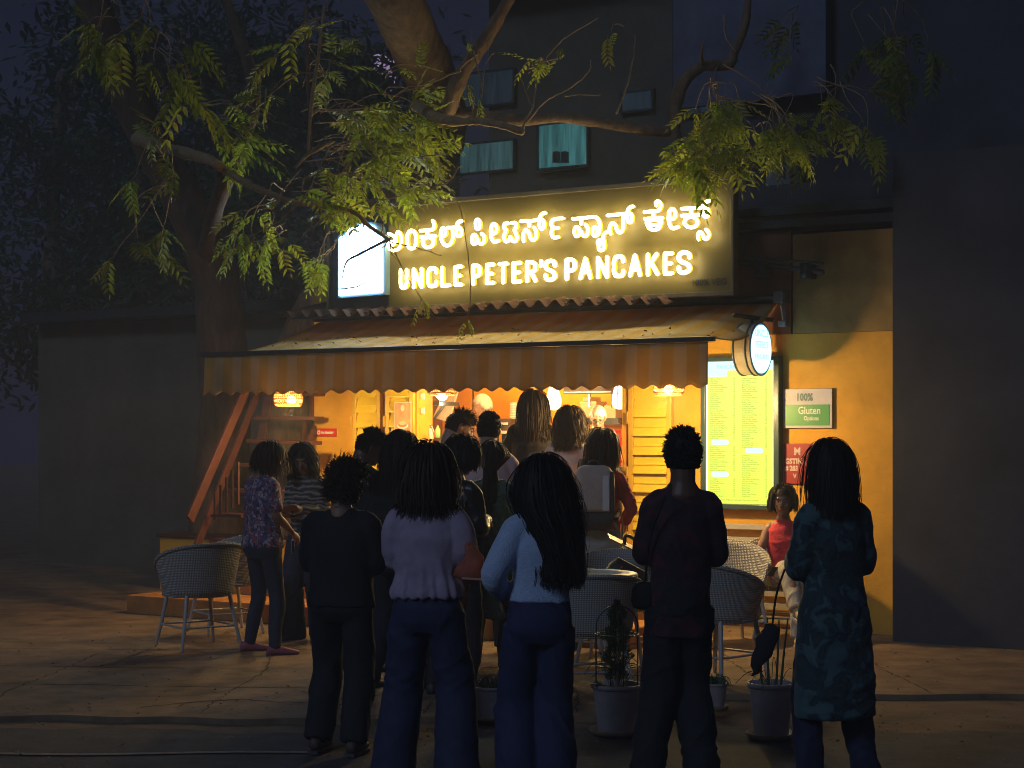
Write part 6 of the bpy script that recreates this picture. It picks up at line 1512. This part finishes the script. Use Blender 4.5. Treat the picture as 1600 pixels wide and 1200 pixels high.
# glasses
g = MB(); s = ck.s
for sx in (-1, 1): g.tube([(ck.hp(sx * .032 + .022 * math.cos(a), .113, 1.586 + .016 * math.sin(a))) * s for a in (2 * math.pi * k / 14 for k in range(14))], .003 * s, 5, closed=True)
g.tube([ck.hp(-.011, .115, 1.588) * s, ck.hp(.011, .115, 1.588) * s], .002, 5)
for sx in (-1, 1): g.tube([ck.hp(sx * .054, .112, 1.588) * s, ck.hp(sx * .082, .0, 1.59) * s], .002, 5)
link('glasses', g.mesh('glasses', M['black'], smooth=True), ck.o)

# backpack (carried: a thing of its own)
s = bp.s; Mb = Matrix.Rotation(R(-10), 4, 'Z')
b = bp.o.location.copy()
t = Thing('backpack', 'beige backpack with a dark base on the back of the red sweatered woman', 'backpack', b, 'local', rot=R(-4))
canvas = mat('beige_canvas', (.56, .43, .35), .85, .15, 16, .3, 80); canvas_d = mat('dark_grey_canvas', (.05, .045, .045), .8, .2, 16, .3, 80)
def bag_ring(z, w_, d_, y0, cx=-.02):
    r = []
    for k in range(28):
        a = 2 * math.pi * k / 28; ca, sa = math.cos(a), math.sin(a); r.append(((cx + w_ * math.copysign(abs(ca) ** .55, ca)), (y0 + d_ * math.copysign(abs(sa) ** .7, sa)), z))
    return r
g = MB(); g.ring_loft([bag_ring(z, w_, d_, -.20) for z, w_, d_ in ((1.06, .150, .075), (1.10, .155, .085), (1.25, .155, .085), (1.34, .148, .08), (1.39, .115, .06), (1.405, .08, .04))]); t.add('body', g, canvas, smooth=True)
g = MB(); g.ring_loft([bag_ring(z, w_, d_, -.20) for z, w_, d_ in ((.925, .09, .05), (.94, .12, .07), (1.0, .145, .08), (1.057, .151, .083))]); t.add('base_panel', g, canvas_d, smooth=True)
g = MB(); g.box(.045, .095, -.292, -.272, 1.07, 1.33); t.add('front_stripe', g, mat('pale_grey_stripe', (.72, .66, .64), .8, .1), bevel=.006)
g = MB(); g.box(.100, .128, -.275, -.245, 1.0, 1.36); t.add('side_panel', g, canvas_d, bevel=.006)
for sx in (-1, 1):
    g = MB(); g.tube(catmull([(sx * .10 - .01, -.14, 1.39), (sx * .12, -.04, 1.435), (sx * .135, .07, 1.38), (sx * .15, .10, 1.22), (sx * .17, -.02, 1.08), (sx * .14, -.13, 1.0)], 6), .016, 8, flat=((1, 0, 0), 1.2)); t.add('strap', g, canvas_d, smooth=True)
g = MB(); g.tube(catmull([(.155, -.16, 1.12), (.18, -.12, 1.03), (.19, -.08, .95), (.185, -.09, .86), (.18, -.09, .80)], 6), .007, 6); g.tube([(-.175, -.15, 1.3), (-.18, -.15, 1.05)], .005, 6); t.add('loose_strap', g, mat('cream_strap', (.5, .45, .36), .7, .1), smooth=True)
g = MB(); g.tube(catmull([(-.07, -.2, 1.40), (-.05, -.2, 1.43), (.0, -.2, 1.435), (.03, -.2, 1.40)], 5), .008, 6); t.add('top_handle', g, canvas_d, smooth=True)

# phones / small things in hands
def held(name, label, cat, p, size, m, rz=0, tilt=0):
    t = Thing(name, label, cat, p, 'local', rot=rz); g = MB(); a, b_, c_ = size; g.box(-a, a, -b_, b_, -c_, c_); o = t.add('case', g, m, bevel=.003); t.o.rotation_euler = (tilt, 0, rz)
    g = MB(); g.box(-a * .9, a * .9, -b_ * 1.12, -b_ * 1.01, -c_ * .94, c_ * .94); t.add('screen', g, M['black']); return t
held('mobile_phone', 'dark phone held low by the seated girl in red', 'phone', at(1209, 893, 13.5), (.036, .005, .07), M['black'], R(10), R(60))
held('mobile_phone', 'white phone in the back pocket side of the floral top woman', 'phone', at(457.5, 854, 12.75), (.010, .006, .05), M['white'], R(10), R(8))
# coral bag in the lilac woman's hand
p = at(737, 884, 8.0); t = Thing('coral_clutch', 'crumpled coral cloth bag held in front by the woman in lilac', 'bag', p, 'local')
g = MB(); rr = []
for z, w_, d_ in ((-.07, .055, .02), (-.055, .075, .035), (-.02, .06, .04), (.03, .04, .03), (.08, .022, .016), (.10, .012, .01)):
    rr.append([((.012 * math.sin(z * 50)) + w_ * math.cos(a) * (1 + .15 * math.sin(3 * a)) , d_ * math.sin(a), z + .012 * math.cos(a * 2)) for a in (2 * math.pi * k / 20 for k in range(20))])
g.ring_loft(rr); t.add('pouch', g, mat('coral_cloth', (.42, .10, .05), .8, .2, 20, .4, 60), smooth=True)
g = MB(); g.tube([(-.04, -.04, -.055), (.05, -.04, -.06)], .006, 6); t.add('trim', g, mat('clutch_trim', (.5, .3, .2), .6, .1))
# sling bag on the patterned shirt man, dark bag of the right person
def soft_bag(name, label, p, w_, h_, d_, m, strap, limp=0):
    t = Thing(name, label, 'bag', p, 'local'); g = MB(); rr = []
    for f, k in (((0, .5), (.06, .85), (.3, 1.0), (.7, .95), (.93, .7), (1, .4)) if not limp else ((0, .12), (.08, .32), (.2, .5), (.38, .85), (.55, .8), (.72, 1.0), (.9, .7), (1, .35))):
        rr.append([(-limp * (1 - f) ** 1.3 + limp * .15 * math.sin(f * 17) + w_ * k * math.copysign(abs(math.cos(a)) ** .7, math.cos(a)), d_ * k * math.sin(a), -h_ / 2 + h_ * f) for a in (2 * math.pi * q / 20 for q in range(20))])
    g.ring_loft(rr); t.add('body', g, m, smooth=True); g = MB(); g.tube(catmull([Vector(q) - Vector(p) for q in strap], 6), .005, 6); t.add('strap', g, m, smooth=True); return t
soft_bag('sling_bag', 'small black sling bag at the left hip of the man in the patterned shirt', at(1006, 930, 8.2), .06, .13, .045, black_cloth, [at(1008, 912, 8.2), at(1016, 840, 8.1), at(1040, 775, 8.02)])
soft_bag('cloth_bag', 'limp black cloth bag hanging from the hand of the person in teal print', at(1206, 1015, 8.05), .055, .24, .04, black_cloth, [at(1206, 985, 8.05), at(1213, 930, 8.0), at(1226, 890, 7.95)], limp=.09)

# thin haze volume added to give a glow around the sign letters
g = MB(); g.box(-45, 45, -4, 60, -2.3, 14.5)
hz = bpy.data.materials.new('glow_haze'); hz.use_nodes = True; n_ = hz.node_tree.nodes; n_.clear()
v_ = n_.new('ShaderNodeVolumePrincipled'); v_.inputs['Density'].default_value = .008; v_.inputs['Color'].default_value = (.9, .9, .9, 1); v_.inputs['Anisotropy'].default_value = .0
o_ = n_.new('ShaderNodeOutputMaterial'); hz.node_tree.links.new(v_.outputs[0], o_.inputs['Volume'])
link('haze', g.mesh('haze', hz), kind='stuff')
